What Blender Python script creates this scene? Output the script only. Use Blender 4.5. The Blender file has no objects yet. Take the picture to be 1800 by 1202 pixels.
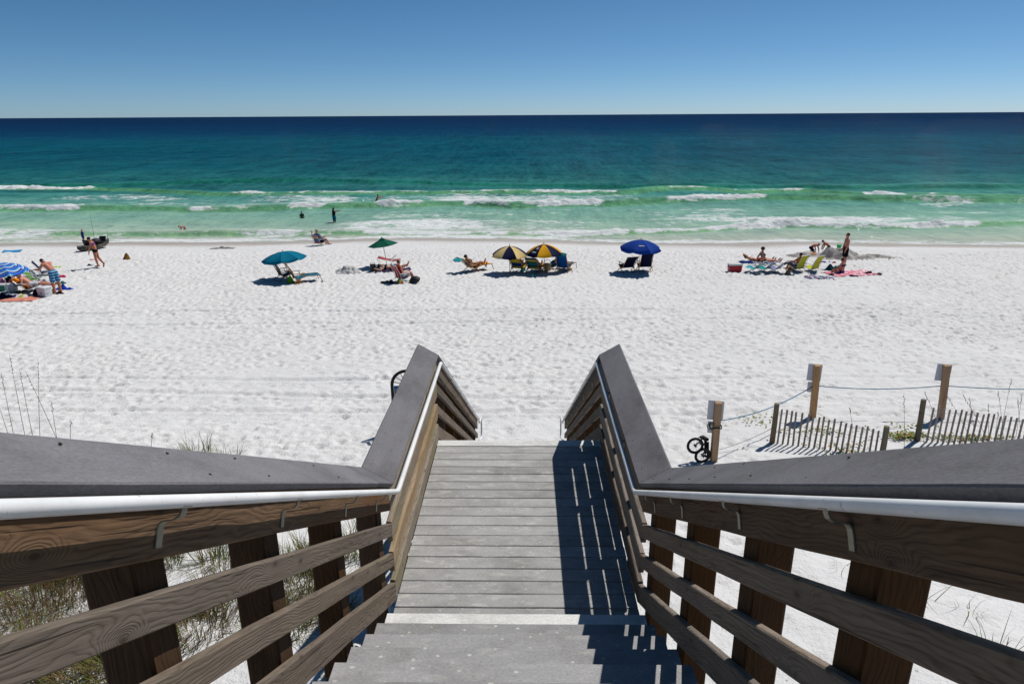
import bpy, bmesh, math, random
import numpy as np
from mathutils import Vector, Matrix

random.seed(7)
rng = np.random.default_rng(7)
SC = bpy.context.scene
COL = SC.collection

# ------------------------------------------------------------------ camera
CAM_POS = Vector((0.053, 0.0, 9.0))
YAW, PITCH, ROLL = 0.0180, math.atan(398.5 / 1200.0), 0.0061
FPX, CX, CY = 1200.0, 900.0, 601.0            # lens in units of the 1800 px wide photograph
_f0 = Vector((-math.sin(YAW), math.cos(YAW), 0.0))
_r0 = Vector((math.cos(YAW), math.sin(YAW), 0.0))
CF = _f0 * math.cos(PITCH) + Vector((0, 0, -math.sin(PITCH)))
_u0 = _r0.cross(CF)
CR = _r0 * math.cos(ROLL) - _u0 * math.sin(ROLL)
CU = _r0 * math.sin(ROLL) + _u0 * math.cos(ROLL)
cam_data = bpy.data.cameras.new('camera')
cam_data.sensor_width = 36.0
cam_data.lens = 24.0
cam_data.clip_start = 0.05
cam_data.clip_end = 90000.0
cam = bpy.data.objects.new('camera', cam_data)
COL.objects.link(cam)
cam.matrix_world = Matrix(((CR.x, CU.x, -CF.x, CAM_POS.x), (CR.y, CU.y, -CF.y, CAM_POS.y),
                           (CR.z, CU.z, -CF.z, CAM_POS.z), (0, 0, 0, 1)))
SC.camera = cam

# ------------------------------------------------------------------ light
SUN_DIR = Vector((0.52, 0.52, 1.0)).normalized()        # towards the sun
world = bpy.data.worlds.new('World')
SC.world = world
world.use_nodes = True
wn = world.node_tree
bg = wn.nodes['Background']
sky = wn.nodes.new('ShaderNodeTexSky')
sky.sky_type = 'NISHITA'
sky.sun_disc = False
sky.sun_elevation = math.asin(SUN_DIR.z)
sky.sun_rotation = math.atan2(SUN_DIR.x, SUN_DIR.y)
sky.altitude = 0.0
sky.air_density = 0.45
sky.dust_density = 0.2
sky.ozone_density = 6.5
sky_sat = wn.nodes.new('ShaderNodeHueSaturation')      # the depth of colour a polarising filter gives
sky_sat.inputs['Saturation'].default_value = 1.10
sky_sat.inputs['Hue'].default_value = 0.488
wn.links.new(sky.outputs[0], sky_sat.inputs['Color'])
wn.links.new(sky_sat.outputs[0], bg.inputs['Color'])
bg.inputs['Strength'].default_value = 0.092
sun_d = bpy.data.lights.new('sun', 'SUN')
sun_d.energy = 4.7
sun_d.angle = math.radians(0.53)
sun_d.color = (1.0, 0.965, 0.91)
sun = bpy.data.objects.new('sun', sun_d)
COL.objects.link(sun)
sun.rotation_euler = (-SUN_DIR).to_track_quat('-Z', 'Y').to_euler()
sun.location = (20, 20, 40)

SC.view_settings.view_transform = 'Standard'
SC.view_settings.look = 'None'
SC.view_settings.gamma = 1.0
SC.view_settings.use_curve_mapping = False
SC.view_settings.exposure = -0.2
SC.render.engine = 'CYCLES'
SC.cycles.use_denoising = True
SC.cycles.max_bounces = 6
SC.cycles.diffuse_bounces = 1
SC.cycles.glossy_bounces = 2
SC.cycles.transmission_bounces = 2
SC.cycles.transparent_max_bounces = 6
SC.cycles.caustics_reflective = False
SC.cycles.caustics_refractive = False

# ------------------------------------------------------------------ helpers
def tag(o, label=None, cat=None, group=None, kind=None):
    if label: o['label'] = label
    if cat: o['category'] = cat
    if group: o['group'] = group
    if kind: o['kind'] = kind
    return o

def empty(name, loc, rz=0.0, label=None, cat=None, group=None):
    o = bpy.data.objects.new(name, None)
    COL.objects.link(o)
    o.empty_display_size = 0.2
    o.location = loc
    o.rotation_euler = (0, 0, rz)
    return tag(o, label, cat, group)

def link_mesh(name, me, parent=None):
    o = bpy.data.objects.new(name, me)
    COL.objects.link(o)
    if parent is not None: o.parent = parent
    return o

def copy_tree(o, parent=None):
    c = o.copy()
    COL.objects.link(c)
    c.parent = parent
    for ch in list(o.children):
        copy_tree(ch, c)
    return c

def rot_to(d, up=Vector((0, 0, 1))):
    """matrix whose local X runs along d and local Z is near up"""
    x = Vector(d).normalized()
    if abs(x.dot(up)) > 0.98: up = Vector((0, 1, 0))
    y = up.cross(x).normalized()
    z = x.cross(y)
    return Matrix(((x.x, y.x, z.x), (x.y, y.y, z.y), (x.z, y.z, z.z)))

class MB:
    """collects simple solids and links them as one mesh object"""
    def __init__(s):
        s.v, s.f, s.m = [], [], []
    def add(s, vs, fs, mi=0):
        b = len(s.v)
        s.v += [tuple(v) for v in vs]
        s.f += [tuple(b + i for i in f) for f in fs]
        s.m += [mi] * len(fs)
    def box(s, c, size, R=None, mi=0, ch=0.0):
        c = Vector(c)
        hx, hy, hz = size[0] / 2, size[1] / 2, size[2] / 2
        if ch <= 0:
            vs = [Vector((x, y, z)) for x in (-hx, hx) for y in (-hy, hy) for z in (-hz, hz)]
            fs = [(0, 1, 3, 2), (4, 6, 7, 5), (0, 4, 5, 1), (2, 3, 7, 6), (0, 2, 6, 4), (1, 5, 7, 3)]
        else:
            bm = bmesh.new()
            bmesh.ops.create_cube(bm, size=1.0)
            for v in bm.verts: v.co = Vector((v.co.x * 2 * hx, v.co.y * 2 * hy, v.co.z * 2 * hz))
            bmesh.ops.bevel(bm, geom=bm.edges[:] , offset=ch, segments=2, affect='EDGES', profile=0.6)
            bm.verts.index_update()
            vs = [v.co.copy() for v in bm.verts]
            fs = [tuple(v.index for v in f.verts) for f in bm.faces]
            bm.free()
        if R is not None: vs = [R @ v for v in vs]
        s.add([v + c for v in vs], fs, mi)
    def bar(s, a, b, w, t, mi=0, up=Vector((0, 0, 1)), ch=0.0):
        a, b = Vector(a), Vector(b)
        s.box((a + b) / 2, ((b - a).length, w, t), rot_to(b - a, up), mi, ch)
    def tube(s, pts, r, n=8, mi=0, cap=True, closed=False):
        pts = [Vector(p) for p in pts]
        rs = r if isinstance(r, (list, tuple)) else [r] * len(pts)
        N = len(pts)
        vs, fs = [], []
        ref = None
        for i, p in enumerate(pts):
            if closed: t = (pts[(i + 1) % N] - pts[i - 1])
            else: t = pts[min(i + 1, N - 1)] - pts[max(i - 1, 0)]
            t.normalize()
            if ref is None:
                ref = Vector((0, 0, 1)) if abs(t.z) < 0.9 else Vector((1, 0, 0))
            ref = (ref - t * ref.dot(t))
            if ref.length < 1e-5: ref = Vector((1, 0, 0)) - t * t.x
            ref.normalize()
            o = t.cross(ref)
            for k in range(n):
                a = 2 * math.pi * k / n
                vs.append(p + (ref * math.cos(a) + o * math.sin(a)) * rs[i])
        M = N if closed else N - 1
        for i in range(M):
            j = (i + 1) % N
            for k in range(n):
                k2 = (k + 1) % n
                fs.append((i * n + k, i * n + k2, j * n + k2, j * n + k))
        if cap and not closed:
            fs.append(tuple(range(n - 1, -1, -1)))
            fs.append(tuple((N - 1) * n + k for k in range(n)))
        s.add(vs, fs, mi)
    def ellipsoid(s, c, r, R=None, n=12, m=8, mi=0):
        c = Vector(c)
        vs, fs = [], []
        for i in range(m + 1):
            th = math.pi * i / m
            for k in range(n):
                a = 2 * math.pi * k / n
                v = Vector((r[0] * math.sin(th) * math.cos(a), r[1] * math.sin(th) * math.sin(a), r[2] * math.cos(th)))
                if R is not None: v = R @ v
                vs.append(c + v)
        for i in range(m):
            for k in range(n):
                k2 = (k + 1) % n
                if i == 0: fs.append((k, (i + 1) * n + k, (i + 1) * n + k2))
                elif i == m - 1: fs.append((i * n + k, (i + 1) * n + k, i * n + k2))
                else: fs.append((i * n + k, (i + 1) * n + k, (i + 1) * n + k2, i * n + k2))
        s.add(vs, fs, mi)
    def grid(s, P, mi=0):
        """P[i][j] points -> quads"""
        ni, nj = len(P), len(P[0])
        vs = [p for row in P for p in row]
        fs = [(i * nj + j, (i + 1) * nj + j, (i + 1) * nj + j + 1, i * nj + j + 1) for i in range(ni - 1) for j in range(nj - 1)]
        s.add(vs, fs, mi)
    def sheet(s, P, t, mi=0):
        """closed cloth-like sheet: a grid with thickness t along z"""
        ni, nj = len(P), len(P[0])
        top = [Vector(p) for row in P for p in row]
        bot = [p - Vector((0, 0, t)) for p in top]
        n = ni * nj
        fs = []
        for i in range(ni - 1):
            for j in range(nj - 1):
                a, b, c, d = i * nj + j, (i + 1) * nj + j, (i + 1) * nj + j + 1, i * nj + j + 1
                fs.append((a, b, c, d)); fs.append((n + d, n + c, n + b, n + a))
        rim = [i * nj for i in range(ni)] + [(ni - 1) * nj + j for j in range(1, nj)] + \
              [i * nj + nj - 1 for i in range(ni - 2, -1, -1)] + [j for j in range(nj - 2, 0, -1)]
        for k in range(len(rim)):
            a, b = rim[k], rim[(k + 1) % len(rim)]
            fs.append((b, a, n + a, n + b))
        s.add(top + bot, fs, mi)
    def mesh(s, name, mats, smooth=False):
        me = bpy.data.meshes.new(name)
        me.from_pydata(s.v, [], s.f)
        for m in (mats if isinstance(mats, (list, tuple)) else [mats]): me.materials.append(m)
        if any(s.m): me.polygons.foreach_set('material_index', s.m)
        if smooth: me.polygons.foreach_set('use_smooth', [True] * len(me.polygons))
        me.update()
        return me
    def build(s, name, mats, parent=None, smooth=False):
        return link_mesh(name, s.mesh(name, mats, smooth), parent)

def smooth_by_angle(o, deg=40):
    me = o.data
    me.polygons.foreach_set('use_smooth', [True] * len(me.polygons))
    try: me.set_sharp_from_angle(angle=math.radians(deg))
    except Exception: pass
    return o

# ------------------------------------------------------------------ value noise in numpy
_tables = {}
def vnoise(x, y, seed=0):
    T = _tables.get(seed)
    if T is None:
        T = _tables[seed] = np.random.default_rng(1000 + seed).random((256, 256))
    xi, yi = np.floor(x).astype(np.int64), np.floor(y).astype(np.int64)
    fx, fy = x - xi, y - yi
    fx, fy = fx * fx * (3 - 2 * fx), fy * fy * (3 - 2 * fy)
    a, b = T[xi & 255, yi & 255], T[(xi + 1) & 255, yi & 255]
    c, d = T[xi & 255, (yi + 1) & 255], T[(xi + 1) & 255, (yi + 1) & 255]
    return (a * (1 - fx) + b * fx) * (1 - fy) + (c * (1 - fx) + d * fx) * fy - 0.5

def fbm(x, y, seed=0, oct=4):
    o, a, s = 0, 1.0, 1.0
    for i in range(oct):
        o = o + a * vnoise(x * s + 17.3 * i, y * s + 9.1 * i, seed + i)
        a *= 0.5; s *= 2.03
    return o

def sstep(a, b, x):
    t = np.clip((x - a) / (b - a), 0, 1)
    return t * t * (3 - 2 * t)

# ------------------------------------------------------------------ materials
def srgb(r, g, b):
    f = lambda c: (c / 255) / 12.92 if c / 255 <= 0.04045 else ((c / 255 + 0.055) / 1.055) ** 2.4
    return (f(r), f(g), f(b), 1.0)

class NT:
    def __init__(s, name):
        s.m = bpy.data.materials.new(name)
        s.m.use_nodes = True
        s.t = s.m.node_tree
        s.b = s.t.nodes['Principled BSDF']
        s.out = s.t.nodes['Material Output']
    def n(s, typ, **kw):
        nd = s.t.nodes.new('ShaderNode' + typ)
        for k, v in kw.items():
            if k.startswith('i_'):
                key = k[2:]
                nd.inputs[int(key) if key.isdigit() else key.replace('_', ' ')].default_value = v
            else: setattr(nd, k, v)
        return nd
    def l(s, a, b): s.t.links.new(a, b)
    def math(s, op, a, b=None, c=None, clamp=False):
        nd = s.n('Math', operation=op, use_clamp=clamp)
        for i, v in enumerate((a, b, c)):
            if v is None: continue
            if isinstance(v, (int, float)): nd.inputs[i].default_value = v
            else: s.l(v, nd.inputs[i])
        return nd.outputs[0]
    def mix(s, fac, a, b, blend='MIX'):
        nd = s.n('Mix', data_type='RGBA', blend_type=blend)
        for key, v in ((0, fac), (6, a), (7, b)):
            if isinstance(v, (int, float, tuple)): nd.inputs[key].default_value = v
            else: s.l(v, nd.inputs[key])
        return nd.outputs[2]
    def ramp(s, fac, stops, interp='LINEAR'):
        nd = s.n('ValToRGB')
        cr = nd.color_ramp
        cr.interpolation = interp
        while len(cr.elements) < len(stops): cr.elements.new(0.5)
        for e, (p, c) in zip(cr.elements, stops):
            e.position = p
            e.color = c if len(c) == 4 else (*c, 1)
        s.l(fac, nd.inputs[0])
        return nd.outputs[0]
    def noise(s, vec, scale=5, detail=3, rough=0.5, dist=0.0):
        nd = s.n('TexNoise')
        nd.inputs['Scale'].default_value = scale
        nd.inputs['Detail'].default_value = detail
        nd.inputs['Roughness'].default_value = rough
        nd.inputs['Distortion'].default_value = dist
        if vec is not None: s.l(vec, nd.inputs['Vector'])
        return nd.outputs['Fac']
    def mapping(s, vec, scale=(1, 1, 1), loc=(0, 0, 0), rot=(0, 0, 0)):
        nd = s.n('Mapping')
        nd.inputs['Scale'].default_value = scale
        nd.inputs['Location'].default_value = loc
        nd.inputs['Rotation'].default_value = rot
        s.l(vec, nd.inputs['Vector'])
        return nd.outputs[0]
    def bump(s, h, strength=0.3, dist=0.01, normal=None):
        nd = s.n('Bump')
        nd.inputs['Strength'].default_value = strength
        nd.inputs['Distance'].default_value = dist
        s.l(h, nd.inputs['Height'])
        if normal is not None: s.l(normal, nd.inputs['Normal'])
        return nd.outputs[0]
    def base(s, col, rough=0.7, spec=None, normal=None, metal=None):
        if isinstance(col, tuple): s.b.inputs['Base Color'].default_value = col
        else: s.l(col, s.b.inputs['Base Color'])
        if isinstance(rough, (int, float)): s.b.inputs['Roughness'].default_value = rough
        else: s.l(rough, s.b.inputs['Roughness'])
        if spec is not None: s.b.inputs['Specular IOR Level'].default_value = spec
        if metal is not None: s.b.inputs['Metallic'].default_value = metal
        if normal is not None: s.l(normal, s.b.inputs['Normal'])
        return s.m

_plain = {}
def plain(name, col, rough=0.7, spec=0.3, var=0.12, scale=14.0, metal=0.0, bump=0.15):
    """a plainly coloured surface with a little uneven tone and relief"""
    if name in _plain: return _plain[name]
    t = NT(name)
    tc = t.n('TexCoord')
    nz = t.noise(tc.outputs['Object'], scale, 4, 0.6)
    c = t.mix(nz, tuple(x * (1 - var * 1.6) for x in col[:3]) + (1,), tuple(min(1, x * (1 + var)) for x in col[:3]) + (1,))
    fine = t.noise(tc.outputs['Object'], scale * 12, 2, 0.5)
    _plain[name] = t.base(c, rough, spec, t.bump(fine, bump, 0.003), metal)
    return _plain[name]

def cloth(name, col, var=0.1):
    """woven fabric, slightly translucent"""
    if name in _plain: return _plain[name]
    t = NT(name)
    tc = t.n('TexCoord')
    nz = t.noise(tc.outputs['Object'], 6, 4, 0.6)
    c = t.mix(nz, tuple(x * (1 - var * 1.8) for x in col[:3]) + (1,), tuple(min(1, x * (1 + var)) for x in col[:3]) + (1,))
    t.base(c, 0.85, 0.1, t.bump(t.noise(tc.outputs['Object'], 40, 3), 0.25, 0.01))
    tr = t.n('BsdfTranslucent')
    t.l(c, tr.inputs[0])
    mx = t.n('MixShader')
    mx.inputs[0].default_value = 0.18
    t.l(t.b.outputs[0], mx.inputs[1]); t.l(tr.outputs[0], mx.inputs[2])
    t.l(mx.outputs[0], t.out.inputs[0])
    _plain[name] = t.m
    return t.m

def striped(name, cols, axis='X', scale=1.0, soft=0.0, obj=True):
    """printed stripes of the given colours across one local axis; one period is 1/scale metres"""
    if name in _plain: return _plain[name]
    t = NT(name)
    tc = t.n('TexCoord')
    sp = t.n('SeparateXYZ')
    t.l(tc.outputs['Object'], sp.inputs[0])
    if axis == 'R':
        v = t.math('SQRT', t.math('ADD', t.math('POWER', sp.outputs['X'], 2.0), t.math('POWER', sp.outputs['Y'], 2.0)))
    else: v = sp.outputs[axis]
    fr = t.math('FRACT', t.math('MULTIPLY', v, scale))
    n = len(cols)
    c = t.ramp(fr, [(i / n, k) for i, k in enumerate(cols)], 'CONSTANT')
    nz = t.noise(tc.outputs['Object'], 9, 3)
    c = t.mix(t.math('MULTIPLY', nz, 0.35), c, (0.02, 0.02, 0.03, 1))
    t.base(c, 0.85, 0.1)
    _plain[name] = t.m
    return t.m

def wood(name, light, dark, ring=55.0, algae=0.0, knots=1.0, brown=None):
    t = NT(name)
    tc = t.n('TexCoord')
    oi = t.n('ObjectInfo')
    off = t.n('CombineXYZ')
    t.l(t.math('MULTIPLY', oi.outputs['Random'], 37.0), off.inputs[0])
    t.l(t.math('MULTIPLY', oi.outputs['Random'], 11.0), off.inputs[1])
    va = t.n('VectorMath', operation='ADD')
    t.l(tc.outputs['Object'], va.inputs[0]); t.l(off.outputs[0], va.inputs[1])
    p = va.outputs[0]
    sp = t.n('SeparateXYZ'); t.l(tc.outputs['Object'], sp.inputs[0])
    warp = t.noise(t.mapping(p, (0.75, 3.2, 3.2)), 1.5, 4, 0.55)
    # knots: scattered points stretched along the grain
    kv = t.n('TexVoronoi', feature='F1', voronoi_dimensions='2D')
    kv.inputs['Scale'].default_value = 1.0
    kv.inputs['Randomness'].default_value = 1.0
    ps = t.n('SeparateXYZ'); t.l(p, ps.inputs[0])
    k2 = t.n('CombineXYZ'); t.l(t.math('MULTIPLY', ps.outputs['X'], 3.2), k2.inputs[0]); t.l(t.math('MULTIPLY', t.math('ADD', ps.outputs['Z'], t.math('MULTIPLY', ps.outputs['Y'], 0.7)), 8.0), k2.inputs[1])
    t.l(k2.outputs[0], kv.inputs['Vector'])
    ksel = t.n('SeparateColor'); t.l(kv.outputs['Color'], ksel.inputs[0])
    wobk = t.noise(t.mapping(p, (14, 14, 14)), 1.0, 2)
    kd = t.math('ADD', t.math('ADD', kv.outputs['Distance'], t.math('MULTIPLY', wobk, 0.06)), t.math('MULTIPLY', t.math('LESS_THAN', ksel.outputs[0], 0.66), 4.0))
    kn = t.math('EXPONENT', t.math('MULTIPLY', t.math('POWER', kd, 2.0), -14.0))
    core = t.math('EXPONENT', t.math('MULTIPLY', t.math('POWER', kd, 2.0), -110.0))
    field = t.math('ADD', t.math('ADD', sp.outputs['Z'], t.math('MULTIPLY', sp.outputs['Y'], 0.55)),
                   t.math('ADD', t.math('MULTIPLY', warp, 0.22), t.math('MULTIPLY', kn, 0.16 * knots)))
    rings = t.math('FRACT', t.math('MULTIPLY', field, ring))
    rings = t.ramp(rings, [(0.0, (0.12, 0.12, 0.12, 1)), (0.16, (0.6, 0.6, 0.6, 1)), (0.5, (1, 1, 1, 1)), (0.75, (0.75, 0.75, 0.75, 1)), (1.0, (0.12, 0.12, 0.12, 1))])
    fib = t.noise(t.mapping(p, (2.0, 75.0, 75.0)), 1.0, 4, 0.65)
    wear = t.noise(t.mapping(p, (2.2, 9.0, 9.0)), 1.0, 4, 0.6)
    streak = t.math('ADD', t.math('MULTIPLY', rings, 0.26), t.math('ADD', t.math('MULTIPLY', fib, 0.70), t.math('MULTIPLY', wear, 0.42)))
    c = t.ramp(streak, [(0.30, dark), (0.62, tuple((a * 0.6 + b * 0.4) for a, b in zip(light, dark))), (0.92, light)])
    if brown:
        patch = t.ramp(t.noise(t.mapping(p, (0.7, 4, 4)), 1.3, 3), [(0.45, (0, 0, 0, 1)), (0.66, (1, 1, 1, 1))])
        c = t.mix(t.math('MULTIPLY', patch, 0.75), c, brown, 'MIX')
        c = t.mix(t.math('MULTIPLY', t.math('SUBTRACT', 1.0, streak), 0.5), c, dark)
    hv = t.n('HueSaturation'); t.l(c, hv.inputs['Color'])
    rnd = t.math('FRACT', t.math('MULTIPLY', oi.outputs['Random'], 7.31))
    t.l(t.math('MULTIPLY_ADD', rnd, 0.45, 0.78), hv.inputs['Saturation'])
    t.l(t.math('MULTIPLY_ADD', oi.outputs['Random'], 0.45, 0.76), hv.inputs['Value'])
    c = hv.outputs[0]
    c = t.mix(t.math('MULTIPLY', core, 0.85), c, (0.03, 0.018, 0.010, 1))
    crack = t.ramp(t.noise(t.mapping(p, (1.1, 60, 60)), 1.0, 2, 0.7), [(0.30, (1, 1, 1, 1)), (0.36, (0, 0, 0, 1))])
    c = t.mix(t.math('MULTIPLY', crack, 0.7), c, (0.02, 0.015, 0.012, 1))
    if algae:
        ag = t.ramp(t.noise(t.mapping(p, (1.2, 7, 7)), 1.0, 4, 0.65), [(0.48, (0, 0, 0, 1)), (0.70, (1, 1, 1, 1))])
        c = t.mix(t.math('MULTIPLY', ag, algae), c, srgb(112, 112, 62))
    h = t.math('ADD', t.math('MULTIPLY', rings, 0.5), t.math('SUBTRACT', t.math('MULTIPLY', fib, 0.8), t.math('MULTIPLY', t.math('ADD', crack, core), 0.8)))
    return t.base(c, 0.85, 0.15, t.bump(h, 0.5, 0.004))

MW = {}
MW['rail'] = wood('weathered_rail_wood', srgb(134, 121, 109), srgb(44, 37, 32), 62, 0.10, 1.0)
MW['top'] = wood('brown_rail_wood', srgb(128, 102, 78), srgb(38, 29, 23), 55, 0.0, 1.0, srgb(112, 78, 48))
MW['post'] = wood('brown_post_wood', srgb(88, 62, 38), srgb(40, 27, 16), 60, 0.0, 0.6)
MW['mossy'] = wood('mossy_rail_wood', srgb(168, 154, 136), srgb(80, 70, 58), 55, 0.6, 0.8, srgb(146, 120, 96))
MW['sign_post'] = wood('tan_post_wood', srgb(186, 150, 112), srgb(112, 82, 56), 60, 0.0, 0.6)
MW['old_post'] = wood('grey_fence_post_wood', srgb(120, 108, 92), srgb(52, 46, 38), 60, 0.3, 0.4)
MW['slat'] = wood('silvered_slat_wood', srgb(156, 142, 132), srgb(92, 80, 74), 90, 0.0, 0.2)
MW['chair'] = plain('tan_chair_wood', srgb(176, 128, 82), 0.6)
# ------------------------------------------------------------------ terrain shape
_py = np.array([-400, -20, 0, 5, 9, 12.5, 16, 20, 28, 36, 41, 45, 48, 51, 54, 60, 80, 140, 400.0])
_pz = np.array([5.0, 4.2, 3.75, 3.35, 2.75, 2.30, 1.95, 1.70, 1.32, 1.10, 0.98, 0.72, 0.40, 0.02, -0.35, -0.9, -2.0, -4, -12.0])
_Y = np.arange(-30, 130, 0.25)
_Z = np.interp(_Y, _py, _pz)
_k = np.hanning(15); _k /= _k.sum()
_Z = np.convolve(np.pad(_Z, 7, mode='edge'), _k, mode='valid')

def ray(px, py):
    return (CF + CR * ((px - CX) / FPX) + CU * (-(py - CY) / FPX))

def at_z(px, py, z):
    d = ray(px, py)
    t = (z - CAM_POS.z) / d.z
    return CAM_POS + d * t

# water's edge as it curves along the beach, (px, py) of points on it
_edge = [at_z(a, b, 0.05) for a, b in [(-250, 431), (0, 428), (120, 426), (240, 425), (350, 425.5), (450, 424), (540, 422), (640, 419), (760, 417),
         (860, 418), (960, 421), (1040, 425), (1120, 427), (1220, 427.5), (1300, 427), (1380, 425), (1460, 426), (1560, 428), (1700, 429), (1800, 430), (2050, 432)]]
_ex = np.array([p.x for p in _edge]); _ey = np.array([p.y for p in _edge])
def shore(x):
    x = np.asarray(x, float)
    return np.interp(x, _ex, _ey) + 0.5 * fbm(x * 0.22, x * 0 + 3.3, 40, 3)

def terrain(x, y):
    x = np.asarray(x, float); y = np.asarray(y, float)
    w = sstep(38, 47, y)
    ys = y - (shore(x) - 51.0) * w
    z = np.interp(ys, _Y, _Z)
    dune = sstep(17, 8, y)
    z = z + dune * 0.28 * fbm(x * 0.21, y * 0.23, 11, 3) * sstep(1.5, 4.0, np.abs(x))
    z = z + sstep(46, 38, y) * 0.09 * fbm(x * 0.15, y * 0.18, 12, 3)
    return z

def tz(x, y): return float(terrain(np.array([x]), np.array([y]))[0])

def ground(px, py):
    d = ray(px, py)
    lo, hi = 2.0, 140.0
    ts = np.linspace(lo, hi, 1400)
    P = np.array([[CAM_POS.x + d.x * t, CAM_POS.y + d.y * t, CAM_POS.z + d.z * t] for t in ts])
    below = P[:, 2] < terrain(P[:, 0], P[:, 1])
    i = int(np.argmax(below)) if below.any() else len(ts) - 1
    a, b = ts[max(i - 1, 0)], ts[i]
    for _ in range(18):
        m = (a + b) / 2
        p = CAM_POS + d * m
        if p.z < tz(p.x, p.y): b = m
        else: a = m
    p = CAM_POS + d * ((a + b) / 2)
    return Vector((p.x, p.y, tz(p.x, p.y)))

# ------------------------------------------------------------------ sand with trodden footprints
RX0, RX1, RY0, RY1, RS = -40.0, 40.0, 4.0, 50.0, 0.04
relief = np.zeros((int((RX1 - RX0) / RS), int((RY1 - RY0) / RS)), np.float32)
def _stamp(ang, L, W, depth):
    n = 9
    g = np.arange(-n, n + 1) * RS
    X, Y = np.meshgrid(g, g, indexing='ij')
    u = X * math.cos(ang) + Y * math.sin(ang); v = -X * math.sin(ang) + Y * math.cos(ang)
    q = (u / L) ** 2 + (v / W) ** 2
    return (-depth * np.exp(-q * 1.4) + depth * 0.42 * np.exp(-((np.sqrt(q) - 1.5) ** 2) * 7)).astype(np.float32)
_st = [_stamp(rng.random() * math.pi, 0.095 + 0.065 * rng.random(), 0.055 + 0.04 * rng.random(), 0.030 + 0.050 * rng.random()) for _ in range(64)]
NS = 62000
sx = rng.uniform(RX0 + 1, RX1 - 1, NS); sy = rng.uniform(RY0 + 1, RY1 - 1, NS)
dens = 0.35 + 1.3 * (fbm(sx * 0.13, sy * 0.16, 70, 3) + 0.45)
dens *= np.where((np.abs(sx) > 2.2) & (sy < 11), 0.10, 1.0)
dens *= np.where((sx > 5.0) & (sy < 15.2), 0.10, 1.0)
dens *= np.where(sy > 42.5 - 0.02 * np.abs(sx), 0.16, 1.0)
keep = rng.random(NS) < dens
for X, Y, k in zip(sx[keep], sy[keep], rng.integers(0, 64, keep.sum())):
    i, j = int((X - RX0) / RS), int((Y - RY0) / RS)
    relief[i - 9:i + 10, j - 9:j + 10] += _st[k]
_gx = RX0 + (np.arange(relief.shape[0]) + 0.5) * RS
_gy = RY0 + (np.arange(relief.shape[1]) + 0.5) * RS
GX, GY = np.meshgrid(_gx, _gy, indexing='ij')
relief = np.clip(relief, -0.12, 0.07)
relief += (0.040 * fbm(GX * 2.6, GY * 3.2, 21, 4) * (0.35 + 0.65 * sstep(45, 41, GY))).astype(np.float32)
# vehicle ruts running along the beach
for y0, a, ww in [(25.2, 0.012, 0.14), (26.9, 0.012, 0.14), (18.4, -0.02, 0.12), (16.9, -0.02, 0.12), (15.4, 0.015, 0.12)]:
    line = y0 + a * GX + 0.35 * np.sin(GX * 0.11 + y0)
    relief += (-0.045 * np.exp(-((GY - line) / ww) ** 2) + 0.02 * np.exp(-((np.abs(GY - line) - 2 * ww) / ww) ** 2)).astype(np.float32) * (0.4 + 0.9 * np.clip(fbm(GX * 0.2, GY * 0, 33, 2) + 0.4, 0, 1)).astype(np.float32)

def sample_relief(x, y):
    fx = np.clip((x - RX0) / RS - 0.5, 0, relief.shape[0] - 1.001); fy = np.clip((y - RY0) / RS - 0.5, 0, relief.shape[1] - 1.001)
    i, j = fx.astype(int), fy.astype(int); u, v = fx - i, fy - j
    r = (relief[i, j] * (1 - u) + relief[i + 1, j] * u) * (1 - v) + (relief[i, j + 1] * (1 - u) + relief[i + 1, j + 1] * u) * v
    inside = (x > RX0) & (x < RX1) & (y > RY0) & (y < RY1)
    return np.where(inside, r, 0.0)

def grid_mesh(name, xs, ys, zf, mat, attrs=None, cols=None, smooth=True):
    X, Y = np.meshgrid(xs, ys, indexing='ij')
    Z = zf(X, Y)
    n, m = X.shape
    co = np.stack([X, Y, Z], -1).reshape(-1, 3).astype(np.float32)
    idx = np.arange(n * m).reshape(n, m)
    q = np.stack([idx[:-1, :-1], idx[1:, :-1], idx[1:, 1:], idx[:-1, 1:]], -1).reshape(-1, 4)
    me = bpy.data.meshes.new(name)
    me.vertices.add(len(co)); me.vertices.foreach_set('co', co.ravel())
    me.loops.add(q.size); me.loops.foreach_set('vertex_index', q.ravel().astype(np.int32))
    me.polygons.add(len(q))
    me.polygons.foreach_set('loop_start', np.arange(0, q.size, 4, dtype=np.int32))
    me.polygons.foreach_set('use_smooth', np.full(len(q), smooth, dtype=bool))
    me.update(calc_edges=True)
    me.materials.append(mat)
    for k, fn in (attrs or {}).items():
        at = me.attributes.new(k, 'FLOAT', 'POINT')
        at.data.foreach_set('value', fn(X, Y).reshape(-1).astype(np.float32))
    for k, fn in (cols or {}).items():
        at = me.attributes.new(k, 'FLOAT_COLOR', 'POINT')
        at.data.foreach_set('color', fn(X, Y).reshape(-1).astype(np.float32))
    return me

def spread(a, inner, step, outer, n):
    core = np.arange(-inner, inner + 1e-6, step)
    t = np.linspace(0, 1, n + 1)[1:]
    tail = inner + (outer - inner) * t ** 2.2 + step * n * t * (1 - t)
    return np.concatenate([-tail[::-1], core, tail]) + a

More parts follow.
